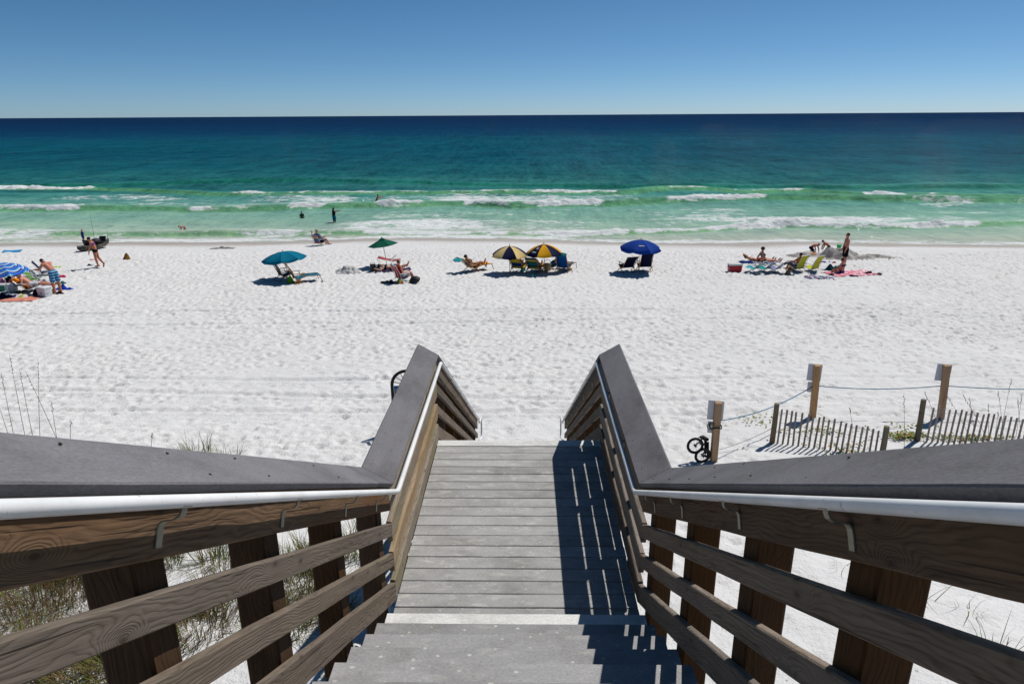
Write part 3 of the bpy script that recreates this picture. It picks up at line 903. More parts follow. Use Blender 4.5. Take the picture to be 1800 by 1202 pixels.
def rail_run(s, A, B, offs, mats, cuts=0):
    for (o0, o1, kind) in offs:
        board('rail_board', mats[kind], rect(s * XB, s * (XB + 0.038), -o1, -o0), A, B, 14)
SLOPE = {-1: 0.578, 1: 0.578}
TOPRISE = {-1: 0.120, 1: 0.104}     # the caps flatten a little towards the top of the stair
for s in (-1, 1):
    SU = SLOPE[s]; ZTOP = ZCAP + SU * (YA - YTOP)
    top = {'top': MW['top'], 'rail': MW['rail']}
    mid = {'top': MW['mossy'] if s < 0 else MW['rail'], 'rail': MW['mossy'] if s < 0 else MW['rail']}
    rail_run(s, (-1.5, ZTOP), (YTOP - 0.002, ZTOP), F_OFF, top)
    rail_run(s, (YTOP, ZTOP), (YA - 0.002, ZCAP), S_OFF, top)
    rail_run(s, (YA, ZCAP), (YB - 0.002, ZCAP), F_OFF, mid)
    rail_run(s, (YB, ZCAP), (YEND, ZCAP - SL * (YEND - YB)), S_OFF, {'top': MW['rail'], 'rail': MW['rail']})
    # cap planks, butted with hairline joints
    for A, B in [((-1.5, ZTOP), (YTOP - 0.002, ZTOP)), ((YTOP, ZTOP), (YA - 0.42, ZCAP + SU * 0.42)), ((YA - 0.418, ZCAP + SU * 0.418), (YA - 0.002, ZCAP)), ((YA, ZCAP), (YB - 0.002, ZCAP)),
                 ((YB, ZCAP), (YEND + 0.1, ZCAP - SL * (YEND + 0.1 - YB)))]:
        rise = lambda y: TOPRISE[s] if y <= YTOP else (CAPR if y >= YA else TOPRISE[s] + (CAPR - TOPRISE[s]) * (y - YTOP) / (YA - YTOP))
        board('cap_board', MAT_CAP, cap_prof(s, rise(B[0])), A, B, 10, 0.0006, prof0=cap_prof(s, rise(A[0])))
    # posts outside the rails
    for yp in (-0.9, -0.05, 0.68, 1.46, 2.20, 3.02, 3.90, 4.75, 5.65, 6.52, 7.5, 8.5, 9.5, 10.5, 11.5, 12.2):
        if yp < YTOP: zt = ZTOP
        elif yp < YA: zt = ZCAP + SU * (YA - yp)
        elif yp < YB: zt = ZCAP
        else: zt = ZCAP - SL * (yp - YB)
        xp = s * (XB + 0.038 + 0.003 + 0.07)
        zb = tz(xp, yp) - 0.25
        zt -= 0.018
        h = zt - zb
        mb = MB()
        # local X up the post, so the grain follows it; slanted head following the cap
        w = 0.036 if YA < yp < YB - 0.3 else 0.068
        xp = s * (XB + 0.038 + 0.003 + w)
        n = 6
        prof = rect(-w, w, -w, w, 0.008)
        vs, fs = [], []
        for i in range(n + 1):
            for (a, b) in prof:
                x = h * i / n
                if i == n:
                    sl = 0.0 if (yp < YTOP or YA <= yp < YB) else SL
                    x += -sl * a + (b * s) * (CAPR / CAPW) * 0.0 - 0.03 * (sl > 0)
                vs.append((x, a + _boards.gauss(0, 0.0012), b + _boards.gauss(0, 0.0012)))
        for i in range(n):
            for k in range(8): fs.append((i * 8 + k, i * 8 + (k + 1) % 8, (i + 1) * 8 + (k + 1) % 8, (i + 1) * 8 + k))
        fs.append(tuple(range(7, -1, -1))); fs.append(tuple(n * 8 + k for k in range(8)))
        mb.add(vs, fs)
        M = Matrix(((0, 0, -1, xp), (0, 1, 0, yp), (1, 0, 0, zb), (0, 0, 0, 1)))
        # slight lean of the old timber
        local_mesh(mb, 'post', MW['post'], M)
    # handrail: one white pipe following the bends
    RZ = ZL + 0.862
    xr = s * 0.806
    SR = 0.5855
    pts = [Vector((xr, -1.5, RZ + SR * (YA - YTOP))), Vector((xr, YTOP, RZ + SR * (YA - YTOP)))]
    y1, y2 = YA + 0.012, YB - 0.03
    pts += [Vector((xr, y1, RZ)), Vector((xr, y2, RZ))]
    ye = YEND - 0.15
    ze = RZ - SL * (ye - y2)
    pts += [Vector((xr, ye, ze)), Vector((xr, ye + 0.30, ze - 0.03)), Vector((xr, ye + 0.42, ze - 0.10)), Vector((xr, ye + 0.43, ze - 0.40)), Vector((xr, ye + 0.36, ze - 0.50)), Vector((xr + s * 0.03, ye + 0.05, ze - 0.42))]
    # round the elbows a little
    rp = [pts[0]]
    for i in range(1, len(pts) - 1):
        a, p, b = pts[i - 1], pts[i], pts[i + 1]
        r = min(0.05, (a - p).length * 0.4, (b - p).length * 0.4)
        p0 = p + (a - p).normalized() * r; p1 = p + (b - p).normalized() * r
        for q in range(6):
            f = q / 5
            rp.append(p0 * (1 - f) ** 2 + p * 2 * f * (1 - f) + p1 * f ** 2)
    rp.append(pts[-1])
    mb = MB(); mb.tube(rp, 0.0172, 20)
    hr = smooth_by_angle(local_mesh(mb, 'handrail', MAT_VINYL, Matrix.Identity(4)), 60)
    # S-shaped brackets
    mbk = MB()
    path = [(0.0, -0.0165), (0.0, -0.032), (0.004, -0.046), (0.016, -0.056), (0.034, -0.058), (0.048, -0.062), (0.054, -0.072), (0.0555, -0.088), (0.0555, -0.135)]
    hw, th = 0.016, 0.0045
    V, Fc = [], []
    for (a, b) in path:
        V += [(s * a, -hw, b), (s * a, hw, b), (s * (a - 0.0) - s * th, hw, b - th * 0.6), (s * a - s * th, -hw, b - th * 0.6)]
    for i in range(len(path) - 1):
        for k in range(4): Fc.append((i * 4 + k, i * 4 + (k + 1) % 4, (i + 1) * 4 + (k + 1) % 4, (i + 1) * 4 + k))
    Fc.append((0, 1, 2, 3)); e = (len(path) - 1) * 4; Fc.append((e + 3, e + 2, e + 1, e))
    mbk.add(V, Fc)
    mbk.box((0, 0, -0.020), (0.026, 0.05, 0.005))
    bme = mbk.mesh('bracket', MAT_BRACKET)
    bmx = bmesh.new(); bmx.from_mesh(bme); bmesh.ops.recalc_face_normals(bmx, faces=bmx.faces); bmx.to_mesh(bme); bmx.free()
    mbb = MB(); mbb.ellipsoid((s * 0.049, 0, -0.112), (0.004, 0.009, 0.009), None, 8, 6)
    boltme = mbb.mesh('bolt', MAT_BOLT)
    for yb in (0.35, 1.50, 2.27, 3.08, 3.72, 4.95, 5.95, 7.5, 8.5, 9.5, 10.5, 11.4, 12.0):
        if yb < YTOP: z = RZ + SR * (YA - YTOP); tilt = 0
        elif yb < YA: z = RZ + SR * (y1 - yb); tilt = 1
        elif yb < y2: z = RZ; tilt = 0
        else: z = RZ - SL * (yb - y2); tilt = 1
        b = link_mesh('bracket', bme, hr)
        b.matrix_local = Matrix.Translation((xr, yb, z)) @ (Matrix.Rotation(-math.atan(SL), 4, 'X') if tilt else Matrix.Identity(4)) @ Matrix.Diagonal((1.0, 0.9, 0.86, 1.0))
        bo = link_mesh('bolt', boltme, hr); bo.matrix_local = b.matrix_local

# screw heads in the caps and the boards under foot
scr = MB(); scr.tube([(0, 0, -0.003), (0, 0, 0.0008), (0, 0, 0.0012)], [0.0045, 0.0045, 0.0025], 8)
scr_me = scr.mesh('screw', MAT_BOLT)
for s in (-1, 1):
    for yb in np.arange(0.95, 6.6, 0.41):
        if yb < YA: zc, cr, sl = ZCAP + 0.578 * (YA - yb), TOPRISE[s] + (CAPR - TOPRISE[s]) * (yb - YTOP) / (YA - YTOP), -0.578
        else: zc, cr, sl = ZCAP, CAPR, 0.0
        for f in (0.22, 0.78):
            o = link_mesh('screw', scr_me, stair)
            nv = Vector((-s * cr / CAPW, -sl, 1)).normalized()
            q = Vector((0, 0, 1)).rotation_difference(nv).to_matrix().to_4x4()
            o.matrix_local = STI @ Matrix.Translation((s * (XI + CAPW * f), yb + _boards.uniform(-.02, .02), zc + cr * f + 0.0004)) @ q
# ------------------------------------------------------------------ people
def capsule(mb, a, b, ra, rb, n=10):
    a, b = Vector(a), Vector(b)
    d = (b - a)
    if d.length < 1e-4: d = Vector((0, 0, 1e-3))
    u = d.normalized()
    pts, rs = [], []
    for q in (80, 50, 20):
        f = math.radians(q); pts.append(a - u * ra * math.sin(f)); rs.append(ra * math.cos(f))
    pts.append(a); rs.append(ra); pts.append(b); rs.append(rb)
    for q in (20, 50, 80):
        f = math.radians(q); pts.append(b + u * rb * math.sin(f)); rs.append(rb * math.cos(f))
    mb.tube(pts, rs, n)

def remesh(mb, name, mat, voxel=0.012, it=4):
    """fuse the overlapping solids into one continuous smooth skin"""
    me = mb.mesh(name, mat)
    o = bpy.data.objects.new('tmp', me); COL.objects.link(o)
    m = o.modifiers.new('r', 'REMESH'); m.mode = 'VOXEL'; m.voxel_size = voxel
    s_ = o.modifiers.new('s', 'SMOOTH'); s_.factor = 0.5; s_.iterations = it
    dg = bpy.context.evaluated_depsgraph_get(); dg.update()
    out = bpy.data.meshes.new_from_object(o.evaluated_get(dg))
    bpy.data.objects.remove(o); bpy.data.meshes.remove(me)
    out.name = name
    out.polygons.foreach_set('use_smooth', [True] * len(out.polygons))
    if not out.materials: out.materials.append(mat)
    return out

def skin_mat(tone):
    key = 'skin_%d_%d_%d' % tone
    if key in _plain: return _plain[key]
    t = NT(key); tc = t.n('TexCoord')
    c = srgb(*tone)
    nz = t.noise(tc.outputs['Object'], 9, 4)
    col = t.mix(nz, tuple(v * 0.82 for v in c[:3]) + (1,), tuple(min(1, v * 1.12) for v in c[:3]) + (1,))
    t.base(col, 0.55, 0.3)
    t.b.inputs['Subsurface Weight'].default_value = 0.0
    _plain[key] = t.m
    return t.m

STAND = dict(spine=(0, 0, 1), chest=(0, 0, 1), head=(0, 0.05, 1), face=(0, 1, -0.1), sh=(1, 0, 0), hip=(1, 0, 0),
             ual=(-0.18, 0, -1), fal=(-0.05, 0.2, -1), uar=(0.18, 0, -1), far=(0.05, 0.2, -1),
             thl=(-0.06, 0.03, -1), shl=(0, -0.04, -1), thr=(0.06, 0.03, -1), shr=(0, -0.04, -1), ftl=(-0.15, 1, -0.1), ftr=(0.15, 1, -0.1))
SIT = dict(STAND, spine=(0, -0.42, 0.9), chest=(0, -0.36, 0.93), head=(0, 0.05, 1), thl=(-0.08, 0.97, 0.18), shl=(0, 0.5, -0.85), thr=(0.08, 0.97, 0.18), shr=(0, 0.5, -0.85),
           ual=(-0.3, 0.1, -0.9), fal=(0.05, 1, -0.05), uar=(0.3, 0.1, -0.9), far=(-0.05, 1, -0.05))
LIE = dict(STAND, spine=(0, -1, 0.04), chest=(0, -1, 0.1), head=(0, -1, 0.25), face=(0, 0.25, 1), thl=(-0.1, 1, 0.02), shl=(0, 1, -0.05), thr=(0.1, 1, 0.02), shr=(0, 1, -0.05),
           ual=(-0.5, 0.6, -0.25), fal=(0, 1, 0), uar=(0.5, 0.6, -0.25), far=(0, 1, 0), ftl=(0, 0.5, 1), ftr=(0, 0.5, 1))

def person(loc, yaw, label, height=1.7, pose=STAND, skin=(176, 124, 98), hair=(52, 38, 30), female=False, clothes=(), hat=None, hairstyle='short', group=None, lift=None, tilt=None):
    """one figure: pelvis-outward skeleton, fused skin, clothes and hair as children. loc is where it rests on the ground"""
    H = height
    n_ = lambda v: Vector(v).normalized()
    P = pose
    k = 0.9 if female else 1.0
    J = {}
    J['pel'] = Vector((0, 0, 0))
    hip = n_(P['hip']); sh = n_(P['sh'])
    J['waist'] = n_(P['spine']) * 0.115 * H
    J['chest'] = J['waist'] + n_(P['chest']) * 0.11 * H
    J['neck'] = J['chest'] + n_(P['chest']) * 0.085 * H
    J['skull'] = J['neck'] + n_(P['head']) * 0.048 * H
    J['head'] = J['neck'] + n_(P['head']) * 0.105 * H
    for sd, m in (('l', -1), ('r', 1)):
        J['s' + sd] = J['chest'] + n_(P['chest']) * 0.055 * H + sh * (m * 0.108 * H * k)
        J['e' + sd] = J['s' + sd] + n_(P['ua' + sd]) * 0.172 * H
        J['w' + sd] = J['e' + sd] + n_(P['fa' + sd]) * 0.150 * H
        J['h' + sd] = hip * (m * 0.052 * H)
        J['k' + sd] = J['h' + sd] + n_(P['th' + sd]) * 0.245 * H
        J['a' + sd] = J['k' + sd] + n_(P['sh' + sd]) * 0.232 * H
        J['t' + sd] = J['a' + sd] + n_(P['ft' + sd]) * 0.105 * H
    fwd = n_(P['face'])
    up = n_(P['head']); fwd = (fwd - up * fwd.dot(up)).normalized(); rt = fwd.cross(up)
    def torso_fwd():
        u = n_(P['chest']); f = sh.cross(u) * -1.0
        return (u.cross(sh)).normalized()
    tf = torso_fwd()
    def body(mb, g=0.0, only=None):
        def c(nm, a, b, ra, rb):
            if only is None or nm in only: capsule(mb, a, b, ra + g, rb + g)
        hw = 0.062 if female else 0.056
        c('hips', J['hl'], J['hr'], hw * H, hw * H)
        c('belly', J['pel'], J['waist'], 0.060 * H * (0.95 if female else 1), 0.054 * H * (0.9 if female else 1.05))
        c('belly', J['pel'] - hip * 0.022 * H, J['waist'] - hip * 0.022 * H, 0.056 * H, 0.050 * H)
        c('belly', J['pel'] + hip * 0.022 * H, J['waist'] + hip * 0.022 * H, 0.056 * H, 0.050 * H)
        for m in (-1, 1):
            c('ribs', J['waist'] + sh * m * 0.026 * H, J['chest'] + sh * m * 0.044 * H * k, 0.050 * H, 0.058 * H)
            c('ribs', J['chest'] + sh * m * 0.044 * H * k, J['chest'] + n_(P['chest']) * 0.045 * H + sh * m * 0.06 * H * k, 0.056 * H, 0.042 * H)
            if female: c('bust', J['chest'] + sh * m * 0.036 * H + tf * 0.040 * H - n_(P['chest']) * 0.005 * H, J['chest'] + sh * m * 0.038 * H + tf * 0.048 * H - n_(P['chest']) * 0.012 * H, 0.030 * H, 0.028 * H)
        c('yoke', J['sl'], J['sr'], 0.032 * H, 0.032 * H)
        c('neck', J['neck'] - n_(P['chest']) * 0.03 * H, J['skull'], 0.031 * H, 0.029 * H)
        for sd, m in (('l', -1), ('r', 1)):
            c('uparm', J['s' + sd], J['e' + sd], 0.030 * H * k, 0.023 * H * k)
            mid = J['e' + sd].lerp(J['w' + sd], 0.3)
            c('forearm', J['e' + sd], mid, 0.023 * H * k, 0.024 * H * k)
            c('forearm', mid, J['w' + sd], 0.024 * H * k, 0.015 * H * k)
            mt = J['h' + sd].lerp(J['k' + sd], 0.35)
            c('thigh', J['h' + sd], mt, 0.050 * H, 0.049 * H)
            c('thigh', mt, J['k' + sd], 0.049 * H, 0.032 * H)
            back = (J['k' + sd].lerp(J['a' + sd], 0.28))
            c('shin', J['k' + sd], back, 0.031 * H, 0.034 * H)
            c('shin', back, J['a' + sd], 0.034 * H, 0.020 * H)
            if only is None:
                ft = n_(P['ft' + sd])
                heel = J['a' + sd] - ft * 0.03 * H - n_(P['sh' + sd]) * -0.022 * H
                c('foot', heel, J['a' + sd] + ft * 0.06 * H + n_(P['sh' + sd]) * 0.024 * H, 0.020 * H, 0.017 * H)
                c('foot', J['a' + sd] + ft * 0.06 * H + n_(P['sh' + sd]) * 0.024 * H, J['t' + sd] + n_(P['sh' + sd]) * 0.028 * H, 0.019 * H, 0.012 * H)
                # hand: palm, four fingers, thumb off the side of the palm
                d = n_(P['fa' + sd])
                side = d.cross(Vector((0.2, 0.3, 1)) if abs(d.z) < 0.8 else Vector((0.1, 1, 0.1))).normalized()
                nor = d.cross(side).normalized()
                w0 = J['w' + sd]; pc = w0 + d * 0.050 * H
                for q in (-1, 0, 1): capsule(mb, w0 + d * 0.008 * H + side * q * 0.008 * H, pc + side * q * 0.013 * H, 0.0125 * H, 0.0115 * H, 8)
                for q, ln in ((-1.5, 0.036), (-0.5, 0.044), (0.5, 0.046), (1.5, 0.040)):
                    b0 = pc + side * q * 0.0125 * H
                    b1 = b0 + (d * 0.9 + nor * 0.25).normalized() * ln * 0.55 * H
                    capsule(mb, b0, b1, 0.0066 * H, 0.006 * H, 6); capsule(mb, b1, b1 + (d * 0.75 + nor * 0.6).normalized() * ln * 0.5 * H, 0.006 * H, 0.0052 * H, 6)
                tb = w0 + d * 0.018 * H + side * 0.014 * H
                capsule(mb, tb, tb + (d * 0.6 + side * 0.7).normalized() * 0.034 * H, 0.008 * H, 0.0062 * H, 6)
        if only is None:
            Rh = Matrix((rt, fwd, up)).transposed()
            mb.ellipsoid(J['head'] , (0.043 * H, 0.054 * H, 0.060 * H), Rh)
            capsule(mb, J['head'] + fwd * 0.018 * H - up * 0.035 * H, J['head'] + fwd * 0.030 * H - up * 0.046 * H, 0.030 * H, 0.020 * H)     # jaw
            capsule(mb, J['head'] + fwd * 0.050 * H + up * 0.004 * H, J['head'] + fwd * 0.060 * H - up * 0.016 * H, 0.006 * H, 0.009 * H, 6)  # nose
            for m in (-1, 1): mb.ellipsoid(J['head'] + rt * m * 0.043 * H - up * 0.006 * H, (0.008 * H, 0.011 * H, 0.016 * H), Rh, 8, 6)
    root = empty('person', (0, 0, 0), yaw, label, 'person', group)
    mb = MB(); body(mb, 0.007 * H)
    zmin = min(v[2] for v in mb.v)
    bm_ = remesh(mb, 'body', skin_mat(skin), max(0.0085, 0.0075 * H))
    dz = -zmin if lift is None else lift
    off = Vector((0, 0, dz))
    root.location = Vector(loc)
    # the body mesh is the figure itself; clothes and hair hang on the same root
    def put(name, me):
        o = link_mesh(name, me, root); o.location = off
        return o
    put('body', bm_)
    Rh = Matrix((rt, fwd, up)).transposed()
    # face
    mb = MB()
    for m in (-1, 1):
        mb.ellipsoid(J['head'] + fwd * 0.0495 * H + rt * m * 0.018 * H + up * 0.006 * H, (0.008 * H, 0.005 * H, 0.005 * H), Rh, 8, 6)
    put('eyes', mb.mesh('eyes', plain('dark_eye', srgb(30, 24, 22), 0.3), True))
    mb = MB(); mb.ellipsoid(J['head'] + fwd * 0.0500 * H - up * 0.036 * H, (0.014 * H, 0.005 * H, 0.004 * H), Rh, 8, 6)
    put('mouth', mb.mesh('mouth', plain('lip_pink', srgb(140, 78, 70), 0.5), True))
    hm = plain('hair_%d_%d_%d' % hair, srgb(*hair), 0.7, 0.2, 0.3, 60)
    mb = MB()
    mb.ellipsoid(J['head'] + up * 0.014 * H - fwd * 0.010 * H, (0.0475 * H, 0.055 * H, 0.057 * H), Rh, 14, 10)
    if hairstyle == 'long':
        for m in (-1, 0, 1): capsule(mb, J['head'] - fwd * 0.030 * H + rt * m * 0.022 * H, J['head'] - fwd * 0.044 * H - up * 0.12 * H + rt * m * 0.02 * H, 0.030 * H, 0.018 * H)
    if hairstyle == 'bun':
        mb.ellipsoid(J['head'] - fwd * 0.055 * H + up * 0.02 * H, (0.024 * H,) * 3, Rh, 10, 8)
    hv = remesh(mb, 'hair', hm, 0.01, 3)
    put('hair', hv)
    if hat:
        hcol, brim = hat
        mb = MB()
        ring = []
        for i, (rr, zz) in enumerate([(0.052, 0.010), (0.055, 0.030), (0.050, 0.055), (0.034, 0.074), (0.004, 0.080)]):
            ring.append([J['head'] + Rh @ Vector((rr * H * math.cos(a), rr * 1.12 * H * math.sin(a), zz * H)) for a in np.linspace(0, 2 * math.pi, 17)])
        mb.grid(ring)
        if brim == 'peak':
            g = []
            for f in (0.0, 0.5, 1.0):
                g.append([J['head'] + Rh @ Vector((0.046 * H * q * (1 - 0.25 * f), (0.046 + 0.055 * f * (1 - 0.35 * q * q)) * H, (0.014 - 0.012 * f) * H)) for q in np.linspace(-1, 1, 7)])
            mb.sheet(g, 0.005 * H)
        else:
            mb.grid([[J['head'] + Rh @ Vector((rr * H * math.cos(a), rr * 1.08 * H * math.sin(a), zz * H)) for a in np.linspace(0, 2 * math.pi, 17)] for rr, zz in ((0.052, 0.012), (0.078, 0.002))])
        put('hat', mb.mesh('hat', cloth('hat_%d_%d_%d' % hcol, srgb(*hcol)), True))
    for (kind, mat) in clothes:
        mb = MB()
        if kind in ('shorts', 'long_shorts'):
            f = 0.62 if kind == 'shorts' else 0.80
            g = 0.012 * H
            body(mb, 0.014 * H, ('hips',))
            capsule(mb, J['pel'], J['waist'] * 0.40, 0.070 * H, 0.068 * H)
            for m in (-1, 1): capsule(mb, J['pel'] + hip * m * 0.022 * H, J['waist'] * 0.40 + hip * m * 0.024 * H, 0.068 * H, 0.064 * H)
            for sd in 'lr':
                e = J['h' + sd].lerp(J['k' + sd], f)
                capsule(mb, J['h' + sd], e, 0.067 * H, 0.064 * H)
            nm = 'shorts'
        elif kind == 'briefs':
            body(mb, 0.0115 * H, ('hips',))
            capsule(mb, J['pel'] - hip * 0.02 * H, J['pel'] + hip * 0.02 * H, 0.074 * H, 0.074 * H)
            nm = 'bikini_bottom'
        elif kind == 'bra':
            body(mb, 0.0115 * H, ('bust',))
            for m in (-1, 1): capsule(mb, J['chest'] - n_(P['chest']) * 0.004 * H, J['chest'] + sh * m * 0.046 * H * k, 0.066 * H, 0.069 * H)
            nm = 'bikini_top'
        elif kind == 'shirt':
            body(mb, 0.014 * H, ('belly', 'ribs', 'bust', 'yoke'))
            for sd in 'lr': capsule(mb, J['s' + sd], J['s' + sd].lerp(J['e' + sd], 0.8), 0.038 * H, 0.033 * H)
            nm = 'shirt'
        elif kind == 'tank':
            body(mb, 0.014 * H, ('belly', 'ribs', 'bust'))
            nm = 'tank_top'
        if kind in ('briefs', 'bra'):
            me = remesh(mb, nm, mat, 0.010, 2)
        else: me = remesh(mb, nm, mat, 0.0125, 3)
        put(nm, me)
    return root

# ------------------------------------------------------------------ beach gear
def sand_at(px, py):
    p = ground(px, py)
    x, y = np.array([p.x]), np.array([p.y])
    return Vector((p.x, p.y, p.z + float(sample_relief(x, y)[0])))

MAT_ALU = plain('pale_frame_tube', srgb(200, 200, 200), 0.35, 0.5, 0.05, 20, 0.5)
MAT_POLE_W = plain('white_pole', srgb(222, 222, 224), 0.4, 0.4)
MAT_POLE_WOOD = plain('wooden_pole', srgb(178, 140, 92), 0.6)
MAT_DARK = plain('black_plastic', srgb(30, 30, 32), 0.5)

def umbrella(name_label, base, H, R, drop, cols, pole_mat, tilt=(0, 0), n=8, valance=0.10, rot=0.0, vent=False, marks=None, pole_r=0.016, flat=0.5, rings=None):
    root = empty('beach_umbrella', base, 0, name_label, 'umbrella', 'umbrellas on the beach')
    ax = Vector((tilt[0], tilt[1], 1)).normalized()
    q = Vector((0, 0, 1)).rotation_difference(ax).to_matrix().to_4x4()
    mb = MB(); mb.tube([(0, 0, -0.25), (0, 0, H * 0.5), (0, 0, H + 0.03)], pole_r, 10)
    o = smooth_by_angle(mb.build('pole', pole_mat, root)); o.matrix_local = q
    mb = MB(); mb.ellipsoid((0, 0, H + 0.06), (0.022, 0.022, 0.05), None, 8, 6)
    o = mb.build('finial', pole_mat, root, True); o.matrix_local = q
    rim = H - drop
    def prof(u):  # radius fraction -> height
        return H - drop * (flat * u + (1 - flat) * u ** 2.2)
    for i in range(n):
        a0 = rot + 2 * math.pi * i / n; a1 = rot + 2 * math.pi * (i + 1) / n
        p0 = Vector((math.cos(a0), math.sin(a0), 0)); p1 = Vector((math.cos(a1), math.sin(a1), 0))
        rows = []
        us = [0.02, 0.15, 0.3, 0.45, 0.6, 0.75, 0.88, 1.0]
        for u in us:
            row = []
            for f in np.linspace(0, 1, 7):
                d = p0.lerp(p1, f)
                sag = 1 - 0.05 * math.sin(math.pi * f) * u
                zz = prof(u) - 0.030 * R * math.sin(math.pi * f) * u
                row.append(Vector((d.x * R * u * sag, d.y * R * u * sag, zz)))
            rows.append(row)
        if valance:
            last = rows[-1]
            rows.append([Vector((p.x * 1.012, p.y * 1.012, p.z - valance * (0.55 + 0.45 * math.sin(math.pi * f)))) for p, f in zip(last, np.linspace(0, 1, 7))])
        mb = MB(); mb.grid(rows)
        pan = mb.build('canopy_panel', cols[i % len(cols)], root, True); pan.matrix_local = q
        mb = MB(); mb.tube([Vector((p0.x * R * u, p0.y * R * u, prof(u) - 0.012)) for u in (0.02, 0.4, 0.75, 1.0)], 0.006, 5)
        rb = mb.build('rib', MAT_ALU, root); rb.matrix_local = q
        if marks and i in marks:
            mb = MB()
            am = (a0 + a1) / 2
            rg = random.Random(i)
            dirr = Vector((math.cos(am), math.sin(am), 0)); lat = Vector((-dirr.y, dirr.x, 0))
            for (u, w, hh) in marks[i]:
                c0 = dirr * R * u * 0.945
                z = prof(u) - 0.030 * R * u + 0.012
                z2 = prof(u + hh) - 0.030 * R * (u + hh) + 0.012
                x = -w / 2
                while x < w / 2:
                    l = rg.uniform(0.02, 0.05)
                    mb.add([c0 + lat * x + Vector((0, 0, z)), c0 + lat * (x + l) + Vector((0, 0, z)), c0 + lat * (x + l) + dirr * R * hh + Vector((0, 0, z2)), c0 + lat * x + dirr * R * hh + Vector((0, 0, z2))], [(0, 1, 2, 3)])
                    x += l + 0.018
            mk = mb.build('printed_lettering', plain('white_print', srgb(205, 205, 205)), pan)
    if vent:
        rows = [[Vector((math.cos(a) * R * u, math.sin(a) * R * u, prof(u) + 0.05 - 0.02 * (u / 0.22))) for a in [rot + 2 * math.pi * i / n for i in range(n + 1)]] for u in (0.01, 0.1, 0.22)]
        mb = MB(); mb.grid(rows); v = mb.build('vent_cap', cols[0], root, False); v.matrix_local = q
    return root

def sling(w, pts, t=0.008):
    """cloth band through (y, z) points, width w, slight sag"""
    g = []
    for x in np.linspace(-w / 2, w / 2, 5):
        g.append([Vector((x, y, z)) for (y, z) in pts])
    # thickness along the local normal is near enough to vertical offsets for these bands
    mb = MB()
    top = [p for r in g for p in r]
    ni, nj = len(g), len(pts)
    nor = []
    for j in range(nj):
        a = Vector((0, *pts[max(j - 1, 0)])); b = Vector((0, *pts[min(j + 1, nj - 1)]))
        d = (b - a).normalized(); nor.append(Vector((0, d.z, -d.y)))
    V = list(top) + [g[i][j] + nor[j] * t for i in range(ni) for j in range(nj)]
    n = ni * nj
    F = []
    for i in range(ni - 1):
        for j in range(nj - 1):
            a, b, c, d = i * nj + j, (i + 1) * nj + j, (i + 1) * nj + j + 1, i * nj + j + 1
            F.append((a, b, c, d)); F.append((n + d, n + c, n + b, n + a))
    for j in range(nj - 1):
        F.append((j, j + 1, n + j + 1, n + j)); b0 = (ni - 1) * nj; F.append((b0 + j + 1, b0 + j, n + b0 + j, n + b0 + j + 1))
    for i in range(ni - 1):
        F.append(((i + 1) * nj, i * nj, n + i * nj, n + (i + 1) * nj)); e = nj - 1; F.append((i * nj + e, (i + 1) * nj + e, n + (i + 1) * nj + e, n + i * nj + e))
    mb.add(V, F)
    return mb

def arc(p0, p1, sag, n=7):
    p0, p1 = Vector((0, *p0)), Vector((0, *p1))
    d = p1 - p0
    nor = Vector((0, d.z, -d.y)).normalized()
    return [tuple((p0 + d * f + nor * sag * math.sin(math.pi * f))[1:]) for f in np.linspace(0, 1, n)]

